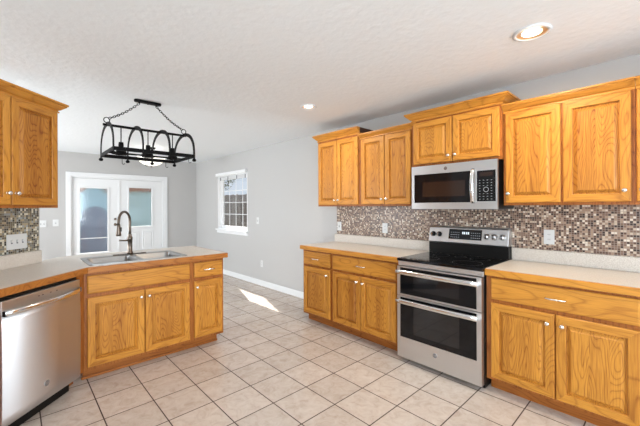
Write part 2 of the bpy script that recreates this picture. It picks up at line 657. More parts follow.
def wall_x(name, x0, x1, holes, y0, y1):          # wall at constant x with window holes (ya,yb,za,zb)
    b = MB(); y = y0
    for (ya, yb, za, zb) in holes:
        b.box(x0, x1, y, ya, 0, CEIL, M['wall'])
        b.box(x0, x1, ya, yb, 0, za, M['wall'])
        b.box(x0, x1, ya, yb, zb, CEIL, M['wall'])
        y = yb
    b.box(x0, x1, y, y1, 0, CEIL, M['wall'])
    return struct(name, b)
wall_x('wall_left', XL - T, XL, [(-2.4, 0.0, 0.5, 2.2), (4.4, 6.8, 0.5, 2.2)], YB, FAR)
b = MB()
b.box(XL - T, -1.2, YB - T, YB, 0, CEIL, M['wall'])
b.box(2.4, W + T, YB - T, YB, 0, CEIL, M['wall'])
b.box(-1.2, 2.4, YB - T, YB, 0, 0.5, M['wall'])
b.box(-1.2, 2.4, YB - T, YB, 2.2, CEIL, M['wall'])
struct('wall_back', b)
# wall at 45 degrees behind the dishwasher run
L45 = 4.45
b = MB().box(-L45, 0, 0, 0.12, 0, 2.17, M['wall'])
wd = struct('wall_diagonal', b, loc=(0.165, 3.665, 0), rotz=PI / 4)

# ceiling seam strip, baseboards
bb = [(0, 0), (0.014, 0), (0.014, 0.078), (0.008, 0.092), (0, 0.092)]
def baseboard(name, p0, p1, nx, ny):
    b = MB()
    q = [(p0, 0), (p1, 0)]
    ring0 = [(p0[0] + nx * a, p0[1] + ny * a, z) for a, z in bb]
    ring1 = [(p1[0] + nx * a, p1[1] + ny * a, z) for a, z in bb]
    for k in range(len(bb)):
        k2 = (k + 1) % len(bb)
        b.face([ring0[k], ring0[k2], ring1[k2], ring1[k]], M['white'])
    b.face(ring0, M['white']); b.face(ring1, M['white'])
    return struct(name, b)
baseboard('baseboard_right', (W, 3.06), (W, FAR), -1, 0)
baseboard('baseboard_far', (2.56, FAR), (W - 0.014, FAR), 0, -1)
baseboard('baseboard_left', (XL, FAR), (0.72, FAR), 0, -1)

# ------------------------------------------------------------------ window_1 (right wall)
win = thing('window_1', (W, WY0, WZ0), 0, None, None)
tag(win, kind='structure')
wy, wz = WY1 - WY0, WZ1 - WZ0
b = MB()                                           # frame, jamb liner
b.box(0.0, T, 0, 0.018, 0, wz, M['white']); b.box(0.0, T, wy - 0.018, wy, 0, wz, M['white'])
b.box(0.0, T, 0.018, wy - 0.018, 0, 0.018, M['white']); b.box(0.0, T, 0.018, wy - 0.018, wz - 0.018, wz, M['white'])
b.build('jamb', win)
b = MB()
def sash(b, y0, y1, z0, z1, x0, w):
    b.box(x0, x0 + 0.03, y0, y0 + w, z0, z1, M['white']); b.box(x0, x0 + 0.03, y1 - w, y1, z0, z1, M['white'])
    b.box(x0, x0 + 0.03, y0 + w, y1 - w, z0, z0 + w, M['white']); b.box(x0, x0 + 0.03, y0 + w, y1 - w, z1 - w, z1, M['white'])
sash(b, 0.018, wy - 0.018, 0.018, wz - 0.018, 0.075, 0.05)
b.build('window_frame', win, bevel=0.003)
b = MB()
nv, nh = 4, 4
for i in range(1, nv):
    y = 0.07 + (wy - 0.14) * i / nv
    b.box(0.094, 0.098, y - 0.0065, y + 0.0065, 0.068, wz - 0.068, M['white'])
for i in range(1, nh):
    z = 0.07 + (wz - 0.14) * i / nh
    b.box(0.0935, 0.0975, 0.068, wy - 0.068, z - 0.006, z + 0.006, M['white'])
b.build('muntins', win)
MB().box(0.100, 0.104, 0.06, wy - 0.06, 0.06, wz - 0.06, M['glass']).build('pane', win)
b = MB()
b.box(-0.045, T, -0.035, wy + 0.035, -0.026, 0.0, M['white'])
b.box(-0.016, -0.0005, -0.02, wy + 0.02, -0.085, -0.026, M['white'])
b.build('window_sill', win, bevel=0.003)
# raised blind: headrail proud of the wall with slats gathered under it
bl = thing('window_blind', (W - 0.001, WY0, WZ1), 0, 'white blind drawn all the way up at the top of the window', 'window blind')
MB().box(-0.055, 0, 0.0, wy - 0.0, 0.0, 0.062, M['white']).build('headrail', bl, bevel=0.006)
b = MB()
for i in range(7):
    b.box(0.022, 0.068, 0.03, wy - 0.03, -0.030 - i * 0.0085, -0.0235 - i * 0.0085, M['white'])
b.build('slat_stack', bl)
b = MB()
for y in (0.1, 0.42, 0.78, 1.1):
    MB().box(0.0195, 0.0215, y, y + 0.025, -0.088, -0.0185, M['slot']).build('ladder_tape', bl)


# ------------------------------------------------------------------ french doors
dr = thing('door_1', (DX0, FAR, 0), 0, None, None)
tag(dr, kind='structure')
dw = DX1 - DX0
b = MB()                                          # casing
cw = 0.075
b.box(-cw, 0.0, -0.018, 0, 0, DZ + cw, M['white'])
b.box(dw, dw + cw, -0.018, 0, 0, DZ + cw, M['white'])
b.box(0.0, dw, -0.018, 0, DZ, DZ + cw, M['white'])
b.box(0.0, 0.03, 0, T, 0, DZ - 0.03, M['white']); b.box(dw - 0.03, dw, 0, T, 0, DZ - 0.03, M['white']); b.box(0, dw, 0, T, DZ - 0.03, DZ, M['white'])
b.build('door_frame', dr, bevel=0.004)
def leaf(x0, x1, gz0, gz1, gx0, gx1, panels):
    y0, y1 = 0.02, 0.062
    b = MB()
    top = DZ - 0.034
    b.box(x0, gx0, y0, y1, 0.012, top, M['white']); b.box(gx1, x1, y0, y1, 0.012, top, M['white'])
    b.box(gx0, gx1, y0, y1, 0.012, gz0, M['white']); b.box(gx0, gx1, y0, y1, gz1, top, M['white'])
    o = b.build('door_leaf', dr)
    b = MB()                                      # raised lite frame
    w = 0.032
    for (a0, a1, c0, c1) in ((gx0 - w, gx0, gz0 - w, gz1 + w), (gx1, gx1 + w, gz0 - w, gz1 + w), (gx0, gx1, gz0 - w, gz0), (gx0, gx1, gz1, gz1 + w)):
        b.box(a0, a1, y0 - 0.012, y0, c0, c1, M['white'])
    b.build('lite_frame', o, bevel=0.004)
    MB().box(gx0, gx1, 0.038, 0.044, gz0, gz1, M['doorglass']).build('pane', o)
    for (a0, a1, c0, c1) in panels:
        b = MB()
        rings = [(0, 0), (0.006, -0.007), (0.02, -0.007), (0.03, -0.001), (0.05, -0.008)]
        for r in range(len(rings) - 1):
            (i0, d0), (i1, d1) = rings[r], rings[r + 1]
            A = [(a0 + i0, c0 + i0), (a1 - i0, c0 + i0), (a1 - i0, c1 - i0), (a0 + i0, c1 - i0)]
            B = [(a0 + i1, c0 + i1), (a1 - i1, c0 + i1), (a1 - i1, c1 - i1), (a0 + i1, c1 - i1)]
            for k in range(4):
                k2 = (k + 1) % 4
                b.face([(A[k][0], y0 + d0, A[k][1]), (A[k2][0], y0 + d0, A[k2][1]), (B[k2][0], y0 + d1, B[k2][1]), (B[k][0], y0 + d1, B[k][1])], M['white'])
        i1, d1 = rings[-1]
        b.face([(a0 + i1, y0 + d1, c0 + i1), (a1 - i1, y0 + d1, c0 + i1), (a1 - i1, y0 + d1, c1 - i1), (a0 + i1, y0 + d1, c1 - i1)], M['white'])
        b.build('raised_panel', o)
    return o
mid = 1.605 - DX0
lf = leaf(0.034, mid - 0.002, 0.50, 1.765, 0.945 - DX0, 1.405 - DX0, [(0.16, 0.59, 0.14, 0.42)])
rf = leaf(mid + 0.002, dw - 0.034, 0.985, 1.80, 1.79 - DX0, 2.235 - DX0,
          [(0.955, 1.18, 0.16, 0.88), (1.24, 1.47, 0.16, 0.88)])
MB().box(0.945 - DX0, 1.405 - DX0, 0.030, 0.037, 0.775, 0.79, M['white']).build('meeting_rail', lf)
MB().box(mid - 0.02, mid + 0.02, 0.008, 0.0195, 0.02, DZ - 0.04, M['white']).build('astragal', lf, bevel=0.003)
def knob_at(name, parent, x, y, z, r, mat, l=0.05):
    return MB().lathe([(0, -l), (r * .7, -l), (r, -l + r * .5), (r, -l + r), (r * .45, -l + r * 1.4), (r * .4, -0.008), (r * 1.05, -0.006), (r * 1.05, 0)], mat, (x, y, z), 'y', 16).build(name, parent)
knob_at('door_knob', lf, 1.535 - DX0, 0.02, 1.04, 0.026, M['bronze'], 0.055)
knob_at('deadbolt', lf, 1.535 - DX0, 0.02, 1.15, 0.022, M['bronze'], 0.03)

# unseen windows behind and beside the camera (the added fill lamps shine through them)
def plain_window(name, loc, rz, w, h, nv):
    t = thing(name, loc, rz, None, None); tag(t, kind='structure')
    b = MB()
    f = 0.05
    b.box(0, w, 0.04, 0.1, 0, f, M['white']); b.box(0, w, 0.04, 0.1, h - f, h, M['white'])
    for i in range(nv + 1):
        x = f / 2 + (w - f) * i / nv
        b.box(x - f / 2, x + f / 2, 0.045, 0.095, f, h - f, M['white'])
    b.build('window_frame', t)
    MB().box(f, w - f, 0.068, 0.072, f, h - f, M['glass']).build('pane', t)
plain_window('window_2', (-1.2, YB, 0.5), 0, 3.6, 1.7, 3)
for o in [o for o in COL.objects if o.name == 'window_2']:
    o.rotation_euler = (0, 0, PI); o.location = (2.4, YB, 0.5)
plain_window('window_3', (XL, -2.4, 0.5), PI / 2, 2.4, 1.7, 2)
plain_window('window_4', (XL, 4.4, 0.5), PI / 2, 2.4, 1.7, 2)

# ------------------------------------------------------------------ backsplash sheets (part of the wall finish)
def sheet(name, loc, rz, w, z0, z1, m, t=0.008):
    o = MB().box(0, w, -t, 0, z0, z1, m).build(name, loc=loc, rotz=rz)
    return tag(o, kind='structure')
RZ = -PI / 2                                      # right wall: local x runs toward the camera
sheet('trim_1', (W, 3.055, 0), RZ, 4.2, 0.86, 1.40, M['mosaic'])
sheet('trim_2', (0.165 - 1.85 * .7071, 3.665 - 1.85 * .7071, 0), PI / 4, 1.835, 0.86, 1.40, M['mosaic_left'])

# ------------------------------------------------------------------ cabinet kit
def ringdoor(w, h, t=0.021, slab=False):
    b = MB()
    if slab:
        rings = [(0, 0), (0, -t + 0.006), (0.004, -t + 0.002), (0.010, -t)]
    else:
        rings = [(0, 0), (0, -t + 0.005), (0.003, -t + 0.001), (0.007, -t), (0.050, -t), (0.053, -t + 0.003), (0.055, -t + 0.0145), (0.062, -t + 0.0145), (0.080, -t + 0.003), (0.082, -t + 0.001)]
    for r in range(len(rings) - 1):
        (i0, d0), (i1, d1) = rings[r], rings[r + 1]
        A = [(i0, i0), (w - i0, i0), (w - i0, h - i0), (i0, h - i0)]
        B = [(i1, i1), (w - i1, i1), (w - i1, h - i1), (i1, h - i1)]
        for k in range(4):
            k2 = (k + 1) % 4
            m = (M['oak_h'] if k in (0, 2) else M['oak_v'])
            if slab: m = M['oak_h']
            if not slab and r >= 5: m = M['oak_panel']
            b.face([(A[k][0], d0, A[k][1]), (A[k2][0], d0, A[k2][1]), (B[k2][0], d1, B[k2][1]), (B[k][0], d1, B[k][1])], m)
    i1, d1 = rings[-1]
    b.face([(i1, d1, i1), (w - i1, d1, i1), (w - i1, d1, h - i1), (i1, d1, h - i1)], M['oak_h'] if slab else M['oak_panel'])
    b.face([(0, 0, 0), (0, 0, h), (w, 0, h), (w, 0, 0)], M['oak_h'])
    return b

def add_door(parent, x0, x1, z0, z1, face, knob=None):
    d = ringdoor(x1 - x0, z1 - z0).build('door', parent, loc=(x0, face, z0))
    if knob:
        kx, kz = knob
        r = 0.0145
        MB().lathe([(0, -0.030), (r * .6, -0.029), (r, -0.024), (r, -0.019), (r * .5, -0.013), (r * .4, -0.004), (r * .7, 0)], M['nickel'], (kx - x0, -0.02, kz - z0), 'y', 14).build('knob', d)
    return d

def add_drawer(parent, x0, x1, z0, z1, face, pull=True):
    d = ringdoor(x1 - x0, z1 - z0, slab=True).build('drawer', parent, loc=(x0, face, z0))
    if pull:
        c = (x1 - x0) / 2; zc = (z1 - z0) / 2; l = 0.055
        pts = [(c - l, -0.019, zc), (c - l, -0.034, zc), (c - l + 0.012, -0.043, zc)] + [(c + (i - 3) * 0.012, -0.046, zc) for i in range(7)] + [(c + l - 0.012, -0.043, zc), (c + l, -0.034, zc), (c + l, -0.019, zc)]
        MB().tube(pts, 0.0055, M['nickel'], 8).build('pull', d)
    return d

def base_body(t, w, d=0.60, top=0.872, h0=0.095, toe=0.08):
    b = MB().box(0, w, -d + 0.018, -0.012, h0, top, M['oak_v'])
    b.build('carcass', t)
    MB().box(0, w, -d, -d + 0.018, h0, top, M['oak_frame']).build('face_frame', t)
    MB().box(0.003, w - 0.003, -d + toe, -0.03, 0.0, h0, M['oak_base']).build('toe_kick', t)

FB = -0.612      # local face plane of base cabinets (front of frame)

# ---- right wall, left base cabinets (two units)
t = thing('base_cabinet', (W, 3.046, 0), RZ, 'narrow oak base cabinet with one drawer over one door by the grey wall', 'cabinet')
base_body(t, 0.486, 0.612)
add_drawer(t, 0.024, 0.466, 0.695, 0.848, FB)
add_door(t, 0.024, 0.466, 0.118, 0.668, FB, (0.424, 0.605))
t = thing('base_cabinet', (W, 2.559, 0), RZ, 'wide oak base cabinet with one long drawer over two doors, left of the range', 'cabinet')
base_body(t, 0.868, 0.612)
add_drawer(t, 0.022, 0.838, 0.695, 0.848, FB)
add_door(t, 0.026, 0.414, 0.118, 0.668, FB, (0.376, 0.605))
add_door(t, 0.420, 0.838, 0.118, 0.668, FB, (0.456, 0.605))

# ---- right wall, right base cabinets
t = thing('base_cabinet', (W, 0.940, 0), RZ, 'oak base cabinet with a long drawer over two wide doors, right of the range', 'cabinet')
base_body(t, 0.844, 0.612)
add_drawer(t, 0.036, 0.820, 0.695, 0.848, FB)
add_door(t, 0.036, 0.422, 0.118, 0.668, FB, (0.384, 0.605))
add_door(t, 0.428, 0.820, 0.118, 0.668, FB, (0.464, 0.605))

# ---- uppers
def crown(parent, x0, x1, yf, z0, rise, out, left=True, right=True, wallback=0.004, ends_dark=False):
    """crown moulding swept round front and ends: profile list (out, z)"""
    prof = [(0.0, 0.0), (0.009, 0.0), (0.009, rise * .14), (0.003, rise * .17), (0.003, rise * .24), (out * .30, rise * .34), (out * .52, rise * .50), (out * .80, rise * .68), (out * .86, rise * .70), (out * .86, rise * .76), (out * .80, rise * .78), (out, rise * .82), (out, rise), (0.0, rise)]
    b = MB()
    def loop(o):
        pts = []
        if left: pts.append((x0 - o, -wallback))
        pts.append((x0 - (o if left else 0), yf - o))
        pts.append((x1 + (o if right else 0), yf - o))
        if right: pts.append((x1 + o, -wallback))
        return pts
    loops = [[(x, y, z0 + z) for x, y in loop(o)] for o, z in prof]
    n = len(loops)
    for i in range(n):
        A, B = loops[i], loops[(i + 1) % n]
        for k in range(len(A) - 1):
            b.face([A[k], A[k + 1], B[k + 1], B[k]], M['oak_h'] if abs(A[k][1] - A[k + 1][1]) < .05 else M['oak_y'])
    for e in (0, -1):
        b.face([l[e] for l in loops], M['oak_y'])
    if ends_dark:
        MB().box(x1 - 0.012, x1 - 0.001, yf + 0.004, -0.012, z0 - 0.03, z0 + rise - 0.001, M['hollow_shade']).build('crown_end_shade', parent)  # dark board painted as the shaded hollow behind the crown
    return b.build('crown_moulding', parent)

def upper(t, w, z0, z1, d=0.325):
    MB().box(0, w, -d + 0.018, -0.012, z0, z1, M['oak_v']).build('carcass', t)
    MB().box(0, w, -d, -d + 0.018, z0, z1, M['oak_frame']).build('face_frame', t)
D = 0.322
FU = -D
t = thing('wall_cabinet', (W, 3.085, 0), RZ, 'taller two-door oak wall cabinet ending the right-hand row by the grey wall', 'cabinet')
upper(t, 0.69, 1.385, 2.225, D)
add_door(t, 0.022, 0.342, 1.405, 2.185, FU, (0.318, 1.46))
add_door(t, 0.350, 0.672, 1.405, 2.185, FU, (0.376, 1.46))
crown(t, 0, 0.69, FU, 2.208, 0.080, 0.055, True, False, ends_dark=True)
t = thing('wall_cabinet', (W, 2.393, 0), RZ, 'lower two-door oak wall cabinet between the end cabinet and the microwave', 'cabinet')
upper(t, 0.672, 1.385, 2.170, D)
add_door(t, 0.028, 0.340, 1.405, 2.135, FU, (0.314, 1.46))
add_door(t, 0.348, 0.652, 1.405, 2.135, FU, (0.374, 1.46))
crown(t, 0, 0.672, FU, 2.142, 0.056, 0.045, False, True)
t = thing('wall_cabinet', (W, 1.718, 0), RZ, 'short two-door oak wall cabinet above the microwave', 'cabinet')
upper(t, 0.804, 1.758, 2.225, D + 0.02)
add_door(t, 0.022, 0.400, 1.782, 2.182, FU - .02, (0.374, 1.835))
add_door(t, 0.408, 0.786, 1.782, 2.182, FU - .02, (0.436, 1.835))
crown(t, 0, 0.804, FU - .02, 2.198, 0.078, 0.058, True, True)
t = thing('wall_cabinet', (W, 0.911, 0), RZ, 'two-door oak wall cabinet just right of the microwave', 'cabinet')
upper(t, 0.757, 1.385, 2.140, D)
add_door(t, 0.018, 0.374, 1.405, 2.112, FU, (0.040, 1.478))
add_door(t, 0.388, 0.738, 1.405, 2.112, FU, (0.708, 1.478))
crown(t, 0, 0.757, FU, 2.116, 0.068, 0.050, False, False)
t = thing('wall_cabinet', (W, 0.152, 0), RZ, 'oak wall cabinet cut off by the right edge of the picture', 'cabinet')
upper(t, 0.757, 1.385, 2.140, D)
add_door(t, 0.005, 0.374, 1.405, 2.112, FU, (0.028, 1.478))
add_door(t, 0.388, 0.738, 1.405, 2.112, FU, (0.708, 1.478))
crown(t, 0, 0.757, FU, 2.116, 0.068, 0.050, False, False)

# ------------------------------------------------------------------ countertops
def tess_top(poly, holes, z0, z1, m, b):
    loops = [[Vector((x, y, 0)) for x, y in poly]] + [[Vector((x, y, 0)) for x, y in h] for h in holes]
    flat = [v for l in loops for v in l]
    tris = geometry.tessellate_polygon(loops)
    for tr in tris:
        b.face([(flat[i].x, flat[i].y, z1) for i in tr], m)
        b.face([(flat[i].x, flat[i].y, z0) for i in tr], m)
    for l in loops:
        for k in range(len(l)):
            a, c = l[k], l[(k + 1) % len(l)]
            b.face([(a.x, a.y, z0), (c.x, c.y, z0), (c.x, c.y, z1), (a.x, a.y, z1)], m)

ZC0, ZC1 = 0.874, 0.914
def straight_counter(y0, y1, label, splash_to, left_end=False):
    t = thing('countertop', (W, y0, 0), RZ, label, 'countertop')
    w = y0 - y1
    MB().box(0.012 if left_end else 0, w, -0.622, -0.009, ZC0, ZC1, M['laminate']).build('laminate_top', t)
    MB().box(0 if left_end else 0, w, -0.645, -0.622, ZC0 - 0.008, ZC1 - 0.001, M['oak_h']).build('front_edge', t, bevel=0.005)
    if left_end:
        MB().box(0, 0.012, -0.622, -0.009, ZC0 - 0.008, ZC1 - 0.001, M['oak_y']).build('end_edge', t, bevel=0.003)
    MB().box(0.0 if not left_end else 0.0, w, -0.030, -0.009, ZC1, 1.018, M['laminate']).build('upstand', t, bevel=0.003)
    return t
straight_counter(3.080, 1.682, 'beige laminate countertop with oak edge left of the range', 0, True)
straight_counter(0.943, -0.60, 'beige laminate countertop with oak edge right of the range', 0)
t = thing('base_cabinet', (W, 0.094, 0), RZ, 'oak base cabinet at the lower right corner of the picture, mostly out of view', 'cabinet')
base_body(t, 0.69, 0.612)
add_drawer(t, 0.024, 0.666, 0.695, 0.848, FB)
add_door(t, 0.024, 0.342, 0.118, 0.668, FB, (0.304, 0.605))
add_door(t, 0.348, 0.666, 0.118, 0.668, FB, (0.386, 0.605))

# sink geometry (world coordinates)
SX0, SX1, SY0, SY1 = 0.445, 1.235, 3.135, 3.655
cf = 2.66
front = [(-0.615, -0.615 + cf), (0.42, 3.08), (1.600, 3.08)]
back = [(1.600, 3.93), (0.42, 3.93), (0.30, 3.90), (0.215, 3.80), (0.165, 3.665)]
wallend = [(-1.035 + 0.006, 2.465 - 0.006)]
back2 = back[:-1] + [(0.171, 3.655)]
outer = front + back2 + wallend
t = thing('countertop', (0, 0, 0), 0, 'long beige laminate countertop bending from over the dishwasher onto the sink peninsula', 'countertop')
b = MB()
hole = [(SX0 + .02, SY0 + .02), (SX0 + .02, SY1 - .02), (SX1 - .02, SY1 - .02), (SX1 - .02, SY0 + .02)]
tess_top(outer, [hole], ZC0, ZC1, M['laminate'], b)
b.build('laminate_top', t)
# oak band around front and free end
def band(pts, wdt, z0, z1, m, name, parent, outward=1):
    """mitred strip outside a polyline"""
    P = [Vector((x, y)) for x, y in pts]
    offs = []
    for i in range(len(P)):
        ns = []
        if i > 0:
            d = (P[i] - P[i - 1]).normalized(); ns.append(Vector((d.y, -d.x)))
        if i < len(P) - 1:
            d = (P[i + 1] - P[i]).normalized(); ns.append(Vector((d.y, -d.x)))
        nrm = sum(ns, Vector((0, 0))).normalized()
        offs.append(P[i] + nrm * wdt / max(0.2, nrm.dot(ns[0])))
    b = MB()
    for i in range(len(P) - 1):
        b.prism([tuple(P[i]), tuple(offs[i]), tuple(offs[i + 1]), tuple(P[i + 1])], z0, z1, m)
    return b.build(name, parent, bevel=0.003)
band(front + [(1.600, 3.93)], 0.014, ZC0 - 0.008, ZC1 - 0.001, M['oak_mid'], 'front_edge', t)
o = MB().box(-1.69, -0.012, -0.032, -0.0085, ZC1, 1.018, M['laminate']).build('upstand', t, loc=(0.165, 3.665, 0), rotz=PI / 4, bevel=0.003)

# ------------------------------------------------------------------ sink peninsula cabinet
t = thing('sink_cabinet', (0.405, 3.722, 0), 0, 'oak peninsula cabinet under the sink with three doors and one small drawer', 'cabinet')
PW = 1.178
MB().box(0, PW, -0.594, 0, 0.095, 0.690, M['oak_v']).build('carcass', t)
b = MB()
b.box(0, 0.016, -0.594, 0, 0.690, 0.866, M['oak_v'])
b.box(PW - 0.016, PW, -0.594, 0, 0.690, 0.866, M['oak_v'])
b.box(0.016, PW - 0.016, -0.016, 0, 0.690, 0.866, M['oak_v'])
b.box(0.862, 0.876, -0.594, -0.016, 0.690, 0.866, M['oak_v'])
b.build('upper_carcass', t)
MB().box(0, PW, -0.612, -0.594, 0.095, 0.866, M['oak_frame']).build('face_frame', t)
b = MB().box(0.0, PW - 0.03, -0.525, -0.02, 0, 0.095, M['oak_base'])
b.build('toe_kick', t)
MB().box(-0.01, PW - 0.028, -0.538, -0.526, 0, 0.022, M['oak_base']).build('shoe_moulding', t, bevel=0.004)
add_drawer(t, 0.020, 0.828, 0.700, 0.842, -0.612, pull=False)
add_door(t, 0.020, 0.432, 0.122, 0.668, -0.612, (0.404, 0.610))
add_door(t, 0.440, 0.828, 0.122, 0.668, -0.612, (0.468, 0.610))
add_drawer(t, 0.872, 1.160, 0.700, 0.842, -0.612)
add_door(t, 0.872, 1.160, 0.122, 0.668, -0.612, (0.896, 0.610))
# 45 degree filler strip next to the dishwasher
b = MB().box(-0.078, 0.0, 0, 0.018, 0.095, 0.866, M['oak_frame'])
b.build('filler_strip', t, loc=(0.0, -0.612, 0), rotz=PI / 4)
b = MB().box(-0.06, 0.0, 0.09, 0.105, 0, 0.095, M['oak_base'])
b.build('filler_toe', t, loc=(0.0, -0.612, 0), rotz=PI / 4)

# ------------------------------------------------------------------ emblem helper
def emblem(parent, loc, r, dark, lightm, text='GE', rot=(PI / 2, 0, 0)):
    e = MB().lathe([(0, -0.002), (r * .86, -0.002), (r * .86, 0)], dark, (0, 0, 0), 'y', 20, smooth=False)
    e.lathe([(r * .86, -0.0025), (r, -0.0025), (r, 0)], lightm, (0, 0, 0), 'y', 20, smooth=False)
    o = e.build('emblem', parent, loc=loc)
    cu = bpy.data.curves.new('emblem_letters', 'FONT')
    cu.body = text; cu.size = r * 1.05; cu.align_x = 'CENTER'; cu.align_y = 'CENTER'; cu.extrude = 0.0004
    tmp = bpy.data.objects.new('tmp', cu)
    COL.objects.link(tmp)
    dg = bpy.context.evaluated_depsgraph_get()
    me = bpy.data.meshes.new_from_object(tmp.evaluated_get(dg))
    bpy.data.objects.remove(tmp)
    me.materials.clear(); me.materials.append(lightm)
    q = bpy.data.objects.new('emblem_letters', me)
    COL.objects.link(q); q.parent = o
    q.location = (0, -0.0028, 0); q.rotation_euler = rot
    return o

def lettering(parent, body, size, loc, m, name='lettering'):
    cu = bpy.data.curves.new(name, 'FONT')
    cu.body = body; cu.size = size; cu.align_x = 'CENTER'; cu.align_y = 'CENTER'; cu.extrude = 0.0003
    tmp = bpy.data.objects.new('tmp', cu); COL.objects.link(tmp)
    dg = bpy.context.evaluated_depsgraph_get()
    me = bpy.data.meshes.new_from_object(tmp.evaluated_get(dg))
    bpy.data.objects.remove(tmp)
    me.materials.clear(); me.materials.append(m)
    q = bpy.data.objects.new(name, me); COL.objects.link(q); q.parent = parent
    q.location = loc; q.rotation_euler = (PI / 2, 0, 0)
    return q

# ------------------------------------------------------------------ range
rg = thing('kitchen_range', (W, 1.677, 0), RZ, 'stainless double oven range with black glass cooktop between the base cabinets', 'range')
RW = 0.730
MB().box(0.0, RW, -0.632, -0.03, 0.055, 0.893, M['black']).build('body', rg)
b = MB()                                          # stainless front shell
b.box(0.0, RW, -0.655, -0.6325, 0.852, 0.892, M['steel_h'])
b.build('front_rail', rg, bevel=0.003)
MB().box(-0.003, RW + 0.003, -0.672, -0.092, 0.893, 0.917, M['blackglass']).build('cooktop', rg, bevel=0.004)
b = MB()
for cx, cy, r in ((0.20, -0.50, 0.10), (0.55, -0.50, 0.115), (0.20, -0.24, 0.075), (0.55, -0.24, 0.08), (0.375, -0.22, 0.05)):
    b.lathe([(r - 0.003, 0.9172), (r, 0.9174)], M['ring'], (cx, cy, 0), 'z', 40)
b.build('burner_rings', rg)
def oven_door(z0, z1, gz0, gz1, hz):
    y = -0.678
    b = MB()
    gx0, gx1 = 0.034, RW - 0.040
    b.box(0.004, gx0, y, -0.634, z0, z1, M['steel_h']); b.box(gx1, RW - 0.004, y, -0.634, z0, z1, M['steel_h'])
    b.box(gx0, gx1, y, -0.634, z0, gz0, M['steel_h']); b.box(gx0, gx1, y, -0.634, gz1, z1, M['steel_h'])
    d = b.build('oven_door', rg, bevel=0.0)
    MB().box(gx0, gx1, y + 0.001, -0.640, gz0, gz1, M['blackglass']).build('door_glass', d)
    MB().box(gx0 + 0.13, gx1 - 0.13, y + 0.0002, y + 0.0008, gz0 + 0.045, gz1 - 0.05, M['ovenglass']).build('window', d)
    n = 13
    pts = [(0.02 + (RW - 0.04) * i / (n - 1), y - 0.042 - 0.012 * math.sin(PI * i / (n - 1)), hz) for i in range(n)]
    prof = [(0.012 * math.cos(a), 0.020 * math.sin(a)) for a in [2 * PI * q / 12 for q in range(12)]]
    h = MB().sweep(pts, prof, M['chrome'])
    h.box(0.022, 0.05, y - 0.045, y - 0.0005, hz - 0.014, hz + 0.014, M['chrome'])
    h.box(RW - 0.05, RW - 0.022, y - 0.045, y - 0.0005, hz - 0.014, hz + 0.014, M['chrome'])
    h.build('handle', d)
    return d
oven_door(0.592, 0.848, 0.606, 0.838, 0.803)
d2 = oven_door(0.040, 0.586, 0.222, 0.574, 0.548)
emblem(d2, (0.360, -0.678, 0.152), 0.020, M['slot'], M['chrome'])
MB().box(0.01, RW - 0.01, -0.60, -0.05, 0.0, 0.055, M['black']).build('plinth', rg)
# backguard
b = MB().box(0.0, RW, -0.092, -0.012, 0.917, 1.028, M['black'])
b.build('backguard_base', rg)
b = MB()
yf0, yf1 = -0.100, -0.068
pf = [(-0.012, 1.026), (yf0, 1.026), (yf0 - 0.006, 1.034), (yf1 - 0.008, 1.168), (yf1, 1.182), (-0.012, 1.182)]
for i in range(len(pf)):
    a, c = pf[i], pf[(i + 1) % len(pf)]
    b.face([(0, a[0], a[1]), (RW, a[0], a[1]), (RW, c[0], c[1]), (0, c[0], c[1])], M['steel_h'])
b.face([(0, y, z) for y, z in pf], M['steel_h']); b.face([(RW, y, z) for y, z in pf], M['steel_h'])
bg = b.build('control_panel', rg, bevel=0.004)
# items on the slanted face
def on_panel(z):
    f = (z - 1.034) / (1.168 - 1.034)
    return (yf0 - 0.006) + f * ((yf1 - 0.008) - (yf0 - 0.006))
sl_a = math.atan2((yf1 - 0.008) - (yf0 - 0.006), 1.168 - 1.034)
z0d, z1d = 1.066, 1.160
b = MB()
b.face([(0.205, on_panel(z0d) - .0015, z0d), (0.510, on_panel(z0d) - .0015, z0d), (0.510, on_panel(z1d) - .0015, z1d), (0.205, on_panel(z1d) - .0015, z1d)], M['blackglass'])
b.face([(0.205, on_panel(z0d) + .001, z0d), (0.510, on_panel(z0d) + .001, z0d), (0.510, on_panel(z1d) + .001, z1d), (0.205, on_panel(z1d) + .001, z1d)], M['blackglass'])
dsp = b.build('display', bg)
b = MB()
for i in range(5):
    for j in range(3):
        x = 0.225 + i * 0.018; z = 1.082 + j * 0.022
        b.box(x, x + 0.009, on_panel(z) - 0.0035, on_panel(z) - 0.0005, z, z + 0.006, M['glyph'])
        x = 0.415 + i * 0.018
        b.box(x, x + 0.009, on_panel(z) - 0.0035, on_panel(z) - 0.0005, z, z + 0.006, M['glyph'])
b.build('display_marks', dsp)
b = MB()
for x in (0.335, 0.351, 0.371, 0.387):
    b.box(x, x + 0.010, on_panel(1.12) - 0.0035, on_panel(1.12) - 0.0005, 1.115, 1.137, M['display'])
b.build('clock_digits', dsp)
for i, x in enumerate((0.045, 0.108, 0.552, 0.615, 0.682)):
    z = 1.105
    k = MB().lathe([(0, -0.030), (0.017, -0.029), (0.021, -0.022), (0.023, -0.006), (0.0265, -0.004), (0.0265, 0.0)], M['steel_h' if i > 1 else 'black'], (0, 0, 0), 'y', 20)
    k.box(-0.004, 0.004, -0.036, -0.028, -0.019, 0.019, M['black'] if i > 1 else M['chrome'])
    o = k.build('control_knob', bg, loc=(x, on_panel(z), z))
    o.rotation_euler = (-sl_a * 0, 0, 0)

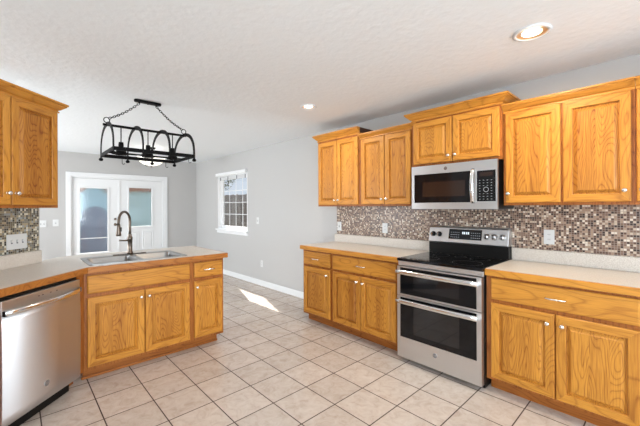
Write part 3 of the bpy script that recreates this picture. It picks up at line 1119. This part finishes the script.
# ------------------------------------------------------------------ microwave
mw = thing('microwave', (W, 1.688, 1.355), RZ, 'stainless microwave hung over the range under the short wall cabinet', 'microwave')
MW, MH = 0.758, 0.400
MB().box(0.0, MW, -0.378, -0.012, 0.002, MH, M['black']).build('body', mw)
yf = -0.404
b = MB()
gx0, gx1, gz0, gz1 = 0.028, 0.548, 0.058, 0.322
b.box(0, gx0, yf, -0.379, 0, MH, M['steel_h']); b.box(gx0, gx1, yf, -0.379, 0, gz0, M['steel_h'])
b.box(gx0, gx1, yf, -0.379, gz1, MH, M['steel_h']); b.box(gx1, 0.600, yf, -0.379, 0, MH, M['steel_h'])
b.box(0.600, MW, yf, -0.379, 0, gz0 + .006, M['steel_h']); b.box(0.600, MW, yf, -0.379, gz1 - .006, MH, M['steel_h'])
b.box(0.744, MW, yf, -0.379, gz0 + .006, gz1 - .006, M['steel_h'])
md = b.build('front_panel', mw)
MB().box(gx0, gx1, yf + 0.001, -0.380, gz0, gz1, M['blackglass']).build('door_glass', md)
MB().box(gx0 + 0.085, gx1 - 0.045, yf + 0.0002, yf + 0.0008, gz0 + 0.055, gz1 - 0.075, M['mwglass']).build('window', md)
cp = MB().box(0.600, 0.744, yf + 0.001, -0.380, gz0 + .006, gz1 - .006, M['blackglass']).build('control_panel', mw)
b = MB()
for j in range(8):
    for i in range(4):
        if j in (3, 4) and i in (1, 2): continue
        x = 0.618 + i * 0.030; z = 0.080 + j * 0.022
        b.box(x, x + 0.010, yf - 0.0005, yf + 0.0005, z, z + 0.004, M['glyph'])
b.lathe([(0.017, -0.001), (0.021, -0.001)], M['glyph'], (0.672, yf + 0.0002, 0.160), 'y', 20)
b.build('keypad_marks', cp)
MB().box(0.622, 0.722, yf - 0.0006, yf + 0.0006, 0.268, 0.300, M['mwglass']).build('display', cp)
pts = []
for i in range(15):
    z = 0.050 + 0.285 * i / 14
    pts.append((0.574, yf - 0.012 - 0.034 * math.sin(PI * i / 14) ** 0.7, z))
prof = [(0.008 * math.cos(a), 0.015 * math.sin(a)) for a in [2 * PI * q / 12 for q in range(12)]]
MB().sweep(pts, [(y, x) for x, y in prof], M['chrome'], up=(0, 1, 0)).build('handle', md)
emblem(md, (0.335, yf, 0.362), 0.016, M['slot'], M['chrome'])
MB().box(0.05, MW - 0.05, -0.36, -0.05, -0.004, 0.0015, M['slot']).build('vent_grille', mw)

# ------------------------------------------------------------------ dishwasher (45 degrees)
u = 1 / math.sqrt(2)
# local frame: origin at right front bottom corner, local x runs back along the run, -y is the front
dwt = thing('dishwasher', (0.352, 3.040, 0), PI / 4, 'stainless dishwasher with a bowed handle under the left counter', 'dishwasher')
DWW = 0.598
MB().box(-DWW, -0.002, 0.002, 0.56, 0.10, 0.855, M['black']).build('tub', dwt)
MB().box(-DWW + 0.01, -0.012, 0.055, 0.54, 0.0, 0.10, M['black']).build('toe_kick', dwt)
b = MB()
zs = [0.105 + (0.755 - 0.105) * i / 12 for i in range(13)]
prof = []
for z in zs:
    f = (z - 0.105) / 0.65
    prof.append((-0.026 - 0.004 * math.sin(PI * f), z))
for i in range(12):
    (y0, a0), (y1, a1) = prof[i], prof[i + 1]
    b.face([(-DWW, y0, a0), (-0.002, y0, a0), (-0.002, y1, a1), (-DWW, y1, a1)], M['steel_v'], True)
b.face([(-DWW, y, z) for y, z in prof] + [(-DWW, 0.001, 0.755), (-DWW, 0.001, 0.105)], M['steel_v'])
b.face([(-0.002, y, z) for y, z in prof] + [(-0.002, 0.001, 0.755), (-0.002, 0.001, 0.105)], M['steel_v'])
b.face([(-DWW, prof[0][0], 0.105), (-0.002, prof[0][0], 0.105), (-0.002, 0.001, 0.105), (-DWW, 0.001, 0.105)], M['steel_v'])
b.face([(-DWW, prof[-1][0], 0.755), (-0.002, prof[-1][0], 0.755), (-0.002, 0.001, 0.755), (-DWW, 0.001, 0.755)], M['steel_v'])
b.face([(-DWW, 0.001, 0.105), (-0.002, 0.001, 0.105), (-0.002, 0.001, 0.755), (-DWW, 0.001, 0.755)], M['steel_v'])
ddoor = b.build('door', dwt)
MB().box(-DWW, -0.002, -0.026, 0.001, 0.757, 0.838, M['steel_h']).build('control_strip', dwt, bevel=0.004)
n = 17
pts = [(-DWW + 0.012 + (DWW - 0.026) * i / (n - 1), -0.034 - 0.046 * math.sin(PI * i / (n - 1)) ** 0.6, 0.765) for i in range(n)]
prof = [(0.009 * math.cos(a), 0.017 * math.sin(a)) for a in [2 * PI * q / 12 for q in range(12)]]
h = MB().sweep(pts, prof, M['chrome'])
h.box(-DWW + 0.004, -DWW + 0.026, -0.042, -0.0265, 0.75, 0.78, M['black']); h.box(-0.026, -0.006, -0.042, -0.0265, 0.75, 0.78, M['slot'])
h.build('handle', ddoor)
emblem(ddoor, (-0.300, -0.0292, 0.215), 0.021, M['slot'], M['chrome'])
for x in (-0.36, -0.33, -0.27, -0.22):
    MB().box(x, x + 0.012, -0.0275, -0.0262, 0.805, 0.811, M['slot']).build('control_button', dwt)

# left base cabinet beyond the dishwasher
s45 = DWW + 0.006
t = thing('base_cabinet', (0.352 - (s45 + 0.46) * u - 0.60 * u, 3.040 - (s45 + 0.46) * u + 0.60 * u, 0), PI / 4, 'oak base cabinet left of the dishwasher, out of the picture', 'cabinet')
base_body(t, 0.46, 0.60)
add_drawer(t, 0.024, 0.436, 0.695, 0.848, -0.60)
add_door(t, 0.024, 0.436, 0.118, 0.668, -0.60, (0.40, 0.605))

# ------------------------------------------------------------------ left wall cabinet (45 degrees)
# face line y = x + 3.05 ; wall line y = x + 3.5 -> depth 0.318
xe, ye = 0.262, 3.312
wx, wy_ = xe - 0.318 * u, ye + 0.318 * u
t = thing('wall_cabinet', (wx - 0.79 * u, wy_ - 0.79 * u, 0), PI / 4, 'two-door oak wall cabinet on the left wall above the dishwasher', 'cabinet')
upper(t, 0.79, 1.378, 2.160, 0.318)
add_door(t, 0.022, 0.384, 1.398, 2.135, -0.318, (0.358, 1.478))
add_door(t, 0.392, 0.768, 1.398, 2.135, -0.318, (0.420, 1.478))
crown(t, 0, 0.79, -0.318, 2.135, 0.075, 0.052, False, True)

# ------------------------------------------------------------------ sink and faucet
sk = thing('sink', ((SX0 + SX1) / 2, (SY0 + SY1) / 2, ZC1), 0, 'double bowl stainless sink set in the peninsula counter', 'sink')
hx, hy = (SX1 - SX0) / 2, (SY1 - SY0) / 2
def rrect(x0, x1, y0, y1, r, n=5):
    pts = []
    for cx, cy, a0 in ((x1 - r, y1 - r, 0), (x0 + r, y1 - r, PI / 2), (x0 + r, y0 + r, PI), (x1 - r, y0 + r, 3 * PI / 2)):
        for i in range(n + 1):
            a = a0 + PI / 2 * i / n
            pts.append((cx + r * math.cos(a), cy + r * math.sin(a)))
    return pts
bowls = [(-hx + 0.035, -0.018, -hy + 0.035, hy - 0.085), (0.018, hx - 0.035, -hy + 0.035, hy - 0.085)]
b = MB()
outer_s = rrect(-hx, hx, -hy, hy, 0.03)
hol = [rrect(*q, 0.05) for q in bowls]
tess_top(outer_s, hol, 0.0005, 0.006, M['sink'], b)
rim = b.build('rim', sk)
for q in bowls:
    b = MB()
    lev = [(0.0, 0.006), (0.006, -0.004), (0.010, -0.150), (0.035, -0.170), (0.10, -0.176)]
    rings = []
    for ins, z in lev:
        pts = rrect(q[0] + ins, q[1] - ins, q[2] + ins, q[3] - ins, max(0.012, 0.05 - ins * .3))
        rings.append([(x, y, z) for x, y in pts])
    for i in range(len(rings) - 1):
        A, B = rings[i], rings[i + 1]
        for k in range(len(A)):
            k2 = (k + 1) % len(A)
            b.face([A[k], A[k2], B[k2], B[k]], M['sink'], True)
    b.face(rings[-1], M['sink'])
    bo = b.build('bowl', sk)
    cx, cy = (q[0] + q[1]) / 2, (q[2] + q[3]) / 2
    MB().lathe([(0, -0.172), (0.02, -0.172), (0.022, -0.1745), (0.04, -0.1735), (0.043, -0.1755)], M['chrome'], (cx, cy, 0), 'z', 20).build('drain', bo)

fx, fy = 0.845, 3.605
fc = thing('faucet', (fx, fy, ZC1 + 0.0062), 0, 'brushed bronze gooseneck pull-down faucet behind the sink', 'faucet')
b = MB().sweep([(-0.12, 0, 0.004), (0.12, 0, 0.004)], [(0.028 * math.cos(2 * PI * q / 16), 0.004 * math.sin(2 * PI * q / 16)) for q in range(16)], M['bronze'])
b.lathe([(0, 0), (0.028, 0), (0.028, 0.008), (0, 0.008)], M['bronze'], (-0.12, 0, 0), 'z', 18); b.lathe([(0, 0), (0.028, 0), (0.028, 0.008), (0, 0.008)], M['bronze'], (0.12, 0, 0), 'z', 18)
b.build('base_plate', fc)
MB().lathe([(0, 0.006), (0.027, 0.006), (0.027, 0.02), (0.021, 0.03), (0.021, 0.14), (0.024, 0.145), (0.024, 0.165), (0.016, 0.18), (0.016, 0.2)], M['bronze'], (0, 0, 0), 'z', 20).build('body', fc)
dx, dy = -0.67, -0.74                              # direction of the spout
R = 0.095
pts = [(0, 0, 0.18), (0, 0, 0.24), (0, 0, 0.30)]
for i in range(0, 15):
    a = PI * i / 14
    r_ = R * (1 - math.cos(a))
    pts.append((dx * r_, dy * r_, 0.325 + R * 0.98 * math.sin(a)))
pts.append((dx * 2 * R, dy * 2 * R, 0.30))
MB().tube(pts, 0.0115, M['bronze'], 12, up=(dy, -dx, 0)).build('neck', fc)
ex, ey = dx * 2 * R, dy * 2 * R
MB().lathe([(0, 0.305), (0.0135, 0.305), (0.0145, 0.28), (0.016, 0.25), (0.022, 0.215), (0.022, 0.195), (0, 0.195)], M['bronze'], (ex, ey, 0), 'z', 18).build('spray_head', fc)
MB().box(ex + 0.012, ex + 0.026, ey - 0.006, ey + 0.012, 0.235, 0.275, M['rubber']).build('spray_button', fc, bevel=0.003)
MB().tube([(-0.012, 0, 0.135), (-0.05, -0.004, 0.137), (-0.095, -0.012, 0.142)], 0.0075, M['bronze'], 10).build('lever', fc)

# ------------------------------------------------------------------ wall plates
def plate(loc, rz, w, h, label, kind, group=None, gangs=1):
    t = thing('light_switch' if kind == 'switch' else 'power_outlet', loc, rz, label, 'light switch' if kind == 'switch' else 'outlet', group)
    MB().box(-w / 2, w / 2, -0.006, -0.0005, -h / 2, h / 2, M['plate']).build('cover_plate', t, bevel=0.002)
    for g in range(gangs):
        cx = (g - (gangs - 1) / 2) * 0.046
        if kind == 'switch':
            b = MB().box(cx - 0.005, cx + 0.005, -0.016, -0.0065, -0.004, 0.012, M['plate'])
            b.box(cx - 0.007, cx + 0.007, -0.0068, -0.0062, -0.014, 0.014, M['slot'])
            b.build('toggle', t)
        else:
            for zc in (-0.02, 0.02):
                b = MB().lathe([(0, -0.0075), (0.015, -0.0075), (0.0155, -0.006)], M['plate'], (cx, 0, zc), 'y', 16, smooth=False)
                for xo in (-0.006, 0.006):
                    b.box(cx + xo - 0.0015, cx + xo + 0.0015, -0.0080, -0.0076, zc - 0.004, zc + 0.006, M['slot'])
                b.build('socket', t)
    return t
S = 0.0085
plate((W - S, 3.005, 1.122), RZ, 0.072, 0.118, 'white switch plate at the left end of the mosaic backsplash', 'switch')
plate((W - S, 2.275, 1.128), RZ, 0.072, 0.118, 'white outlet on the mosaic between the left counter end and the range', 'outlet')
plate((W - S, 0.675, 1.126), RZ, 0.072, 0.118, 'white outlet on the mosaic right of the range', 'outlet')
plate((W, 5.005, 1.140), RZ, 0.075, 0.118, 'white light switch on the grey wall just right of the window', 'switch')
plate((W, 4.880, 0.385), RZ, 0.072, 0.118, 'white outlet low on the grey wall above the baseboard', 'outlet')
plate((0.385, FAR, 1.095), 0, 0.115, 0.125, 'wider white switch plate on the far wall, next to the left mosaic edge', 'switch', gangs=2)
plate((0.575, FAR, 1.105), 0, 0.085, 0.125, 'white switch plate on the far wall closest to the french doors', 'switch')
plate((0.012 + .006, 3.502 + 0.0 - .006 + .01, 1.112), PI / 4, 0.168, 0.118, 'three-gang white switch plate on the left mosaic beside the dishwasher run', 'switch', gangs=3)

# ------------------------------------------------------------------ recessed lights
def can(x, y, r, label, mat, power, col):
    t = thing('recessed_light', (x, y, CEIL), 0, label, 'ceiling light')
    MB().lathe([(r, -0.0005), (r + 0.004, -0.006), (r - 0.008, -0.011), (r - 0.018, -0.009), (r - 0.016, -0.0005)], M['white'], (0, 0, 0), 'z', 36).build('trim_ring', t)
    MB().lathe([(r - 0.014, -0.009), (r * .80, -0.006), (r * .52, -0.003)], M['can'], (0, 0, 0), 'z', 36).build('reflector', t)
    MB().lathe([(0, -0.010), (r * .35, -0.009), (r * .54, -0.004), (r * .54, -0.0025)], mat, (0, 0, 0), 'z', 32).build('lamp_lens', t)
    l = bpy.data.lights.new('lamp_glow', 'AREA'); l.shape = 'DISK'; l.size = r * 1.4; l.energy = power; l.color = col
    o = bpy.data.objects.new('lamp_glow', l); COL.objects.link(o); o.parent = t; o.location = (0, 0, -0.02)
    return t
can(2.336, 0.575, 0.098, 'lit recessed ceiling light nearest the camera, with warm brass-coloured reflector', M['bulb'], 14, (1.0, 0.86, 0.66))
can(2.300, 2.590, 0.082, 'small lit recessed ceiling light in the middle of the kitchen ceiling', M['bulb2'], 10, (1.0, 0.93, 0.82))

# bowl ceiling light in the dining area
t = thing('bowl_ceiling_light', (1.80, 6.21, CEIL), 0, 'frosted glass bowl ceiling light seen behind the hanging rack', 'ceiling light')
MB().lathe([(0, -0.03), (0.055, -0.028), (0.07, -0.002), (0.07, 0)], M['iron'], (0, 0, 0), 'z', 24).build('canopy', t)
MB().lathe([(0.008, -0.03), (0.008, -0.335)], M['iron'], (0, 0, 0), 'z', 10).build('stem', t)
MB().lathe([(0, -0.322), (0.06, -0.318), (0.13, -0.295), (0.19, -0.250), (0.222, -0.190), (0.228, -0.170), (0.222, -0.170), (0.185, -0.242), (0.125, -0.287), (0.0, -0.314)], M['bowl'], (0, 0, 0), 'z', 36).build('glass_bowl', t)
MB().lathe([(0, -0.350), (0.010, -0.345), (0.013, -0.335), (0.006, -0.325), (0, -0.32)], M['bronze'], (0, 0, 0), 'z', 12).build('finial', t)

# ------------------------------------------------------------------ hanging iron rack light
CX, CY = 0.995, 3.54
ZB, ZT = 1.895, 2.148
rk = thing('rack_chandelier', (CX, CY, ZB), 0, 'black iron pot-rack chandelier on chains over the sink peninsula', 'chandelier')
hxr, hyr = 0.355, 0.275
zt = ZT - ZB
def bar(p0, p1, w, h, mat=None, up=(0, 0, 1)):
    return MB().sweep([p0, p1], [(-w / 2, -h / 2), (w / 2, -h / 2), (w / 2, h / 2), (-w / 2, h / 2)], mat or M['iron'], up, smooth=False)
for s_ in (-1, 1):
    bar((-hxr, s_ * hyr, 0), (hxr, s_ * hyr, 0), 0.012, 0.034).build('long_rail', rk)
    bar((s_ * hxr, -hyr, 0), (s_ * hxr, hyr, 0), 0.012, 0.030).build('end_rail', rk)
bar((-0.385, 0, zt), (0.380, 0, zt), 0.022, 0.020).build('ridge_bar', rk)
for i in range(4):
    x = -hxr + 2 * hxr * i / 3
    pts = []
    for k in range(25):
        a = PI * k / 24
        pts.append((x, -hyr * math.cos(a) * (1.0), 0.0 + (zt + 0.004) * math.sin(a) ** 0.72 - 0.0))
    pts = [(x, -hyr, -0.028)] + pts + [(x, hyr, -0.028)]
    MB().sweep(pts, [(-0.017, -0.004), (0.017, -0.004), (0.017, 0.004), (-0.017, 0.004)], M['iron'], up=(1, 0, 0), smooth=False).build('arch', rk)
    for s_ in (-1, 1):
        b = MB().lathe([(0, -0.056), (0.014, -0.052), (0.021, -0.040), (0.014, -0.026), (0, -0.022)], M['iron'], (x, s_ * hyr, 0), 'z', 12)
        b.build('foot_finial', rk)
for x in (-0.238, 0.0, 0.238):
    b = MB().tube([(x, 0, zt - 0.01), (x, 0, 0.10)], 0.005, M['iron'], 8)
    b.build('lamp_rod', rk)
    b = MB().lathe([(0, 0.105), (0.020, 0.105), (0.022, 0.085), (0.022, 0.06), (0.030, 0.055), (0.034, 0.045), (0.050, 0.0), (0.058, -0.012), (0.056, -0.012), (0.046, 0.0), (0.030, 0.042), (0, 0.05)], M['iron'], (x, 0, 0), 'z', 20)
    sh = b.build('lamp_shade', rk)
    MB().lathe([(0, -0.004), (0.014, 0.002), (0.018, 0.018), (0.012, 0.042), (0, 0.045)], M['bowl'], (x, 0, 0), 'z', 14).build('bulb', sh)
bar((-hxr, 0, 0.0), (hxr, 0, 0.0), 0.010, 0.016).build('centre_rail', rk)
def hook(x, y):
    pts = [(x, y, -0.010)]
    pts += [(x, y, -0.03), (x, y, -0.055)]
    for k in range(9):
        a = PI * k / 8
        pts.append((x + 0.012 * (1 - math.cos(a)), y, -0.058 - 0.012 * math.sin(a)))
    MB().tube(pts, 0.0028, M['iron'], 6, up=(0, 1, 0)).build('pot_hook', rk)
for x in (-0.26, -0.05, 0.14, 0.30): hook(x, -hyr)
for x in (-0.17, 0.05, 0.26): hook(x, hyr)
# rings at the ends of the ridge bar, chains, canopy
HX = 0.355
zc = CEIL - ZB
for s_ in (-1, 1):
    b = MB().tube([(s_ * HX + 0.024 * math.cos(a), 0, zt + 0.044 + 0.024 * math.sin(a)) for a in [2 * PI * q / 20 for q in range(20)]], 0.0042, M['iron'], 8, closed=True, up=(0, 1, 0))
    b.lathe([(0.006, zt + 0.008), (0.006, zt + 0.022)], M['iron'], (s_ * HX, 0, 0), 'z', 8)
    b.build('hanging_ring', rk)
    p0 = Vector((s_ * (HX - 0.018), 0, zt + 0.062)); p1 = Vector((s_ * 0.078, 0, zc - 0.036))
    nl = 15
    b = MB()
    for i in range(nl):
        f = (i + 0.5) / nl
        c = p0.lerp(p1, f) - Vector((0, 0, 0.018 * math.sin(PI * f)))
        d = (p1 - p0).normalized()
        side = Vector((0, 1, 0)) if i % 2 else d.cross(Vector((0, 1, 0))).normalized()
        L_ = (p1 - p0).length / nl * 0.72; r_ = 0.0085
        ring = [c + d * (L_ * math.cos(a)) + side * (r_ * math.sin(a)) for a in [2 * PI * q / 12 for q in range(12)]]
        b.tube(ring, 0.0030, M['iron'], 5, closed=True, up=tuple(d.cross(side)))
    b.build('chain', rk)
b = MB()
b.prism(rrect(-0.125, 0.125, -0.028, 0.028, 0.026, 6), zc - 0.024, zc - 0.0005, M['iron'])
b.build('ceiling_canopy', rk, bevel=0.004)
b = MB()
for x in (-0.078, 0.078):
    b.lathe([(0.007, zc - 0.024), (0.008, zc - 0.032), (0.0, zc - 0.042)], M['iron'], (x, 0, 0), 'z', 10)
b.lathe([(0.005, zc - 0.024), (0.005, zc - 0.032), (0.0, zc - 0.036)], M['iron'], (0, 0, 0), 'z', 10)
b.build('canopy_screws', rk)

# ------------------------------------------------------------------ outdoors, through the window and the door glass
def grass():
    m, nt, p = newmat('dry grass')
    n = N(nt, 'ShaderNodeTexNoise'); n.inputs['Scale'].default_value = 5; n.inputs['Detail'].default_value = 8
    tc = N(nt, 'ShaderNodeTexCoord'); nt.links.new(tc.outputs['Object'], n.inputs['Vector'])
    r = ramp(nt, [(0.35, (0.16, 0.13, 0.08)), (0.65, (0.36, 0.30, 0.22))])
    nt.links.new(n.outputs['Fac'], r.inputs[0]); nt.links.new(r.outputs[0], p.inputs['Base Color'])
    p.inputs['Roughness'].default_value = 0.95
    return m
M['grass'] = grass()
M['fence'] = wood('weathered grey fence board', 2, (0.34, 0.30, 0.27), (0.12, 0.10, 0.09), 14, 1.0)
M['concrete'] = paint('patio concrete', (0.42, 0.41, 0.42), 12, 0.3)
tag(MB().box(-14, 22, -14, 26, -0.35, -0.12, M['grass']).build('ground'), kind='structure')
tag(MB().box(0.0, 3.2, FAR + T + 0.01, 11.0, -0.119, -0.03, M['concrete']).build('patio'), kind='structure')

def fence_run(p0, p1, h, label):
    v = Vector((p1[0] - p0[0], p1[1] - p0[1])); L_ = v.length
    t = thing('garden_fence', (p0[0], p0[1], -0.12), math.atan2(v.y, v.x), label, 'fence')
    n = int(L_ / 0.145)
    b = MB()
    for i in range(n):
        x = i * 0.145
        b.box(x, x + 0.137, 0, 0.018, 0.03, h + random.uniform(-0.015, 0.015), M['fence'])
    b.build('board_panel', t)
    for z in (0.35, h - 0.3):
        MB().box(0, n * 0.145, 0.019, 0.057, z, z + 0.085, M['fence']).build('fence_rail', t)
    k = 0
    while k * 2.4 < L_:
        MB().box(k * 2.4, k * 2.4 + 0.09, 0.058, 0.148, 0, h, M['fence']).build('fence_post', t)
        k += 1
fence_run((5.8, 13.6), (5.8, 3.0), 1.95, 'weathered grey board fence seen through the window on the right wall')
fence_run((-3.5, 13.8), (5.7, 13.8), 1.75, 'weathered board fence seen through the french door glass')

M['bark'] = simple('grey brown bark', (0.10, 0.075, 0.06), 0.9)
M['dryleaf'] = simple('brown dry leaves', (0.30, 0.17, 0.10), 0.9)
M['leaf'] = simple('grey green leaves', (0.16, 0.19, 0.12), 0.9)
def tree(x, y, h, r, mat, label, seed):
    rnd = random.Random(seed)
    t = thing('tree', (x, y, -0.12), 0, label, 'tree')
    b = MB().tube([(0, 0, 0), (0.05, 0.02, h * .35), (-0.03, 0.05, h * .6), (0, 0, h * .85)], 0.09, M['bark'], 8)
    for i in range(14):
        a = rnd.uniform(0, 2 * PI); z0 = h * rnd.uniform(.35, .7); l = r * rnd.uniform(.6, 1)
        b.tube([(0, 0, z0), (math.cos(a) * l * .5, math.sin(a) * l * .5, z0 + h * .10), (math.cos(a) * l, math.sin(a) * l, z0 + h * .22)], 0.02, M['bark'], 5)
    b.build('trunk', t)
    b = MB()
    for i in range(2200):
        a = rnd.uniform(0, 2 * PI); ph = math.acos(rnd.uniform(-1, 1)); q = r * rnd.random() ** 0.4
        c = Vector((q * math.sin(ph) * math.cos(a), q * math.sin(ph) * math.sin(a), h * .72 + q * .8 * math.cos(ph)))
        d1 = Vector((rnd.uniform(-1, 1), rnd.uniform(-1, 1), rnd.uniform(-1, 1))).normalized() * 0.07
        d2 = Vector((rnd.uniform(-1, 1), rnd.uniform(-1, 1), rnd.uniform(-1, 1))).normalized() * 0.045
        b.face([c - d1, c - d2, c + d1, c + d2], mat)
    b.build('foliage', t, weld=False)
tree(1.0, 17.4, 5.6, 1.9, M['dryleaf'], 'brown-leaved tree behind the fence, seen through the left door glass', 1)
tree(8.6, 11.2, 4.6, 1.7, M['leaf'], 'bushy tree behind the fence, seen through the window', 2)
tree(9.6, 20.5, 5.2, 1.8, M['leaf'], 'grey-green tree behind the fence, seen through the right door glass', 3)

# blue garden playhouse with arched opening seen through the left door
M['blue'] = simple('faded blue paint', (0.36, 0.58, 0.70), 0.6)
M['teal'] = simple('pale teal siding', (0.48, 0.70, 0.74), 0.6)
M['darkopen'] = simple('slate blue door paint', (0.22, 0.28, 0.38), 0.8)
M['shingle'] = simple('brown roof shingles', (0.34, 0.22, 0.18), 0.9)
t = thing('garden_shed', (1.84, 11.9, -0.12), 0.0, 'blue garden shed in the yard, seen through the left door glass', 'shed')
b = MB().box(-0.6, 0.6, 0, 1.2, 0.0, 1.75, M['blue']); b.build('walls', t)
b = MB()
prof = [(-0.72, 1.75), (0, 2.35), (0.72, 1.75), (0.72, 1.68), (0, 2.27), (-0.72, 1.68)]
for i in range(6):
    a, c = prof[i], prof[(i + 1) % 6]
    b.face([(a[0], -0.12, a[1]), (c[0], -0.12, c[1]), (c[0], 1.32, c[1]), (a[0], 1.32, a[1])], M['shingle'])
b.face([(x, -0.12, z) for x, z in prof], M['shingle']); b.face([(x, 1.32, z) for x, z in prof], M['shingle'])
b.face([(-0.6, 0.0, 1.75), (0.6, 0.0, 1.75), (0, 0.0, 2.26)], M['blue'])
b.build('roof', t)
b = MB()
pts = [(-0.4, 0.05), (0.4, 0.05)] + [(0.4 * math.cos(a), 1.15 + 0.4 * math.sin(a)) for a in [PI * k / 12 for k in range(13)]]
b.face([(x, -0.012, z) for x, z in pts], M['darkopen']); b.face([(x, -0.002, z) for x, z in pts], M['darkopen'])
for k in range(len(pts)):
    a, c = pts[k], pts[(k + 1) % len(pts)]
    b.face([(a[0], -0.012, a[1]), (c[0], -0.012, c[1]), (c[0], -0.002, c[1]), (a[0], -0.002, a[1])], M['darkopen'])
b.build('door', t)
t = thing('outbuilding', (2.9, 12.3, -0.12), 0.0, 'pale teal sided outbuilding with low brown roof seen through the right door glass', 'building')
b = MB().box(-0.2, 2.0, 0, 1.2, 0, 2.05, M['teal']); b.build('walls', t)
MB().box(-0.2, 2.2, -0.12, 1.3, 2.05, 2.2, M['shingle']).build('roof', t)

for o in COL.objects:
    if o.parent is None and 'label' in o:
        base = o.name.split('.')[0]
        right = o.location.x > 3.0
        if base == 'wall_cabinet' and right: o['group'] = 'oak wall cabinets on the right wall'
        if base == 'base_cabinet' and right: o['group'] = 'oak base cabinets on the right wall'
        if base == 'recessed_light': o['group'] = 'recessed ceiling lights'
        if base == 'power_outlet': o['group'] = 'white outlets on the right wall'
        if base == 'light_switch': o['group'] = 'white wall switches'
        if base == 'garden_fence': o['group'] = 'weathered board fences in the yard'
        if base == 'tree': o['group'] = 'trees beyond the fence'
        if base == 'countertop': o['group'] = 'beige laminate countertops'
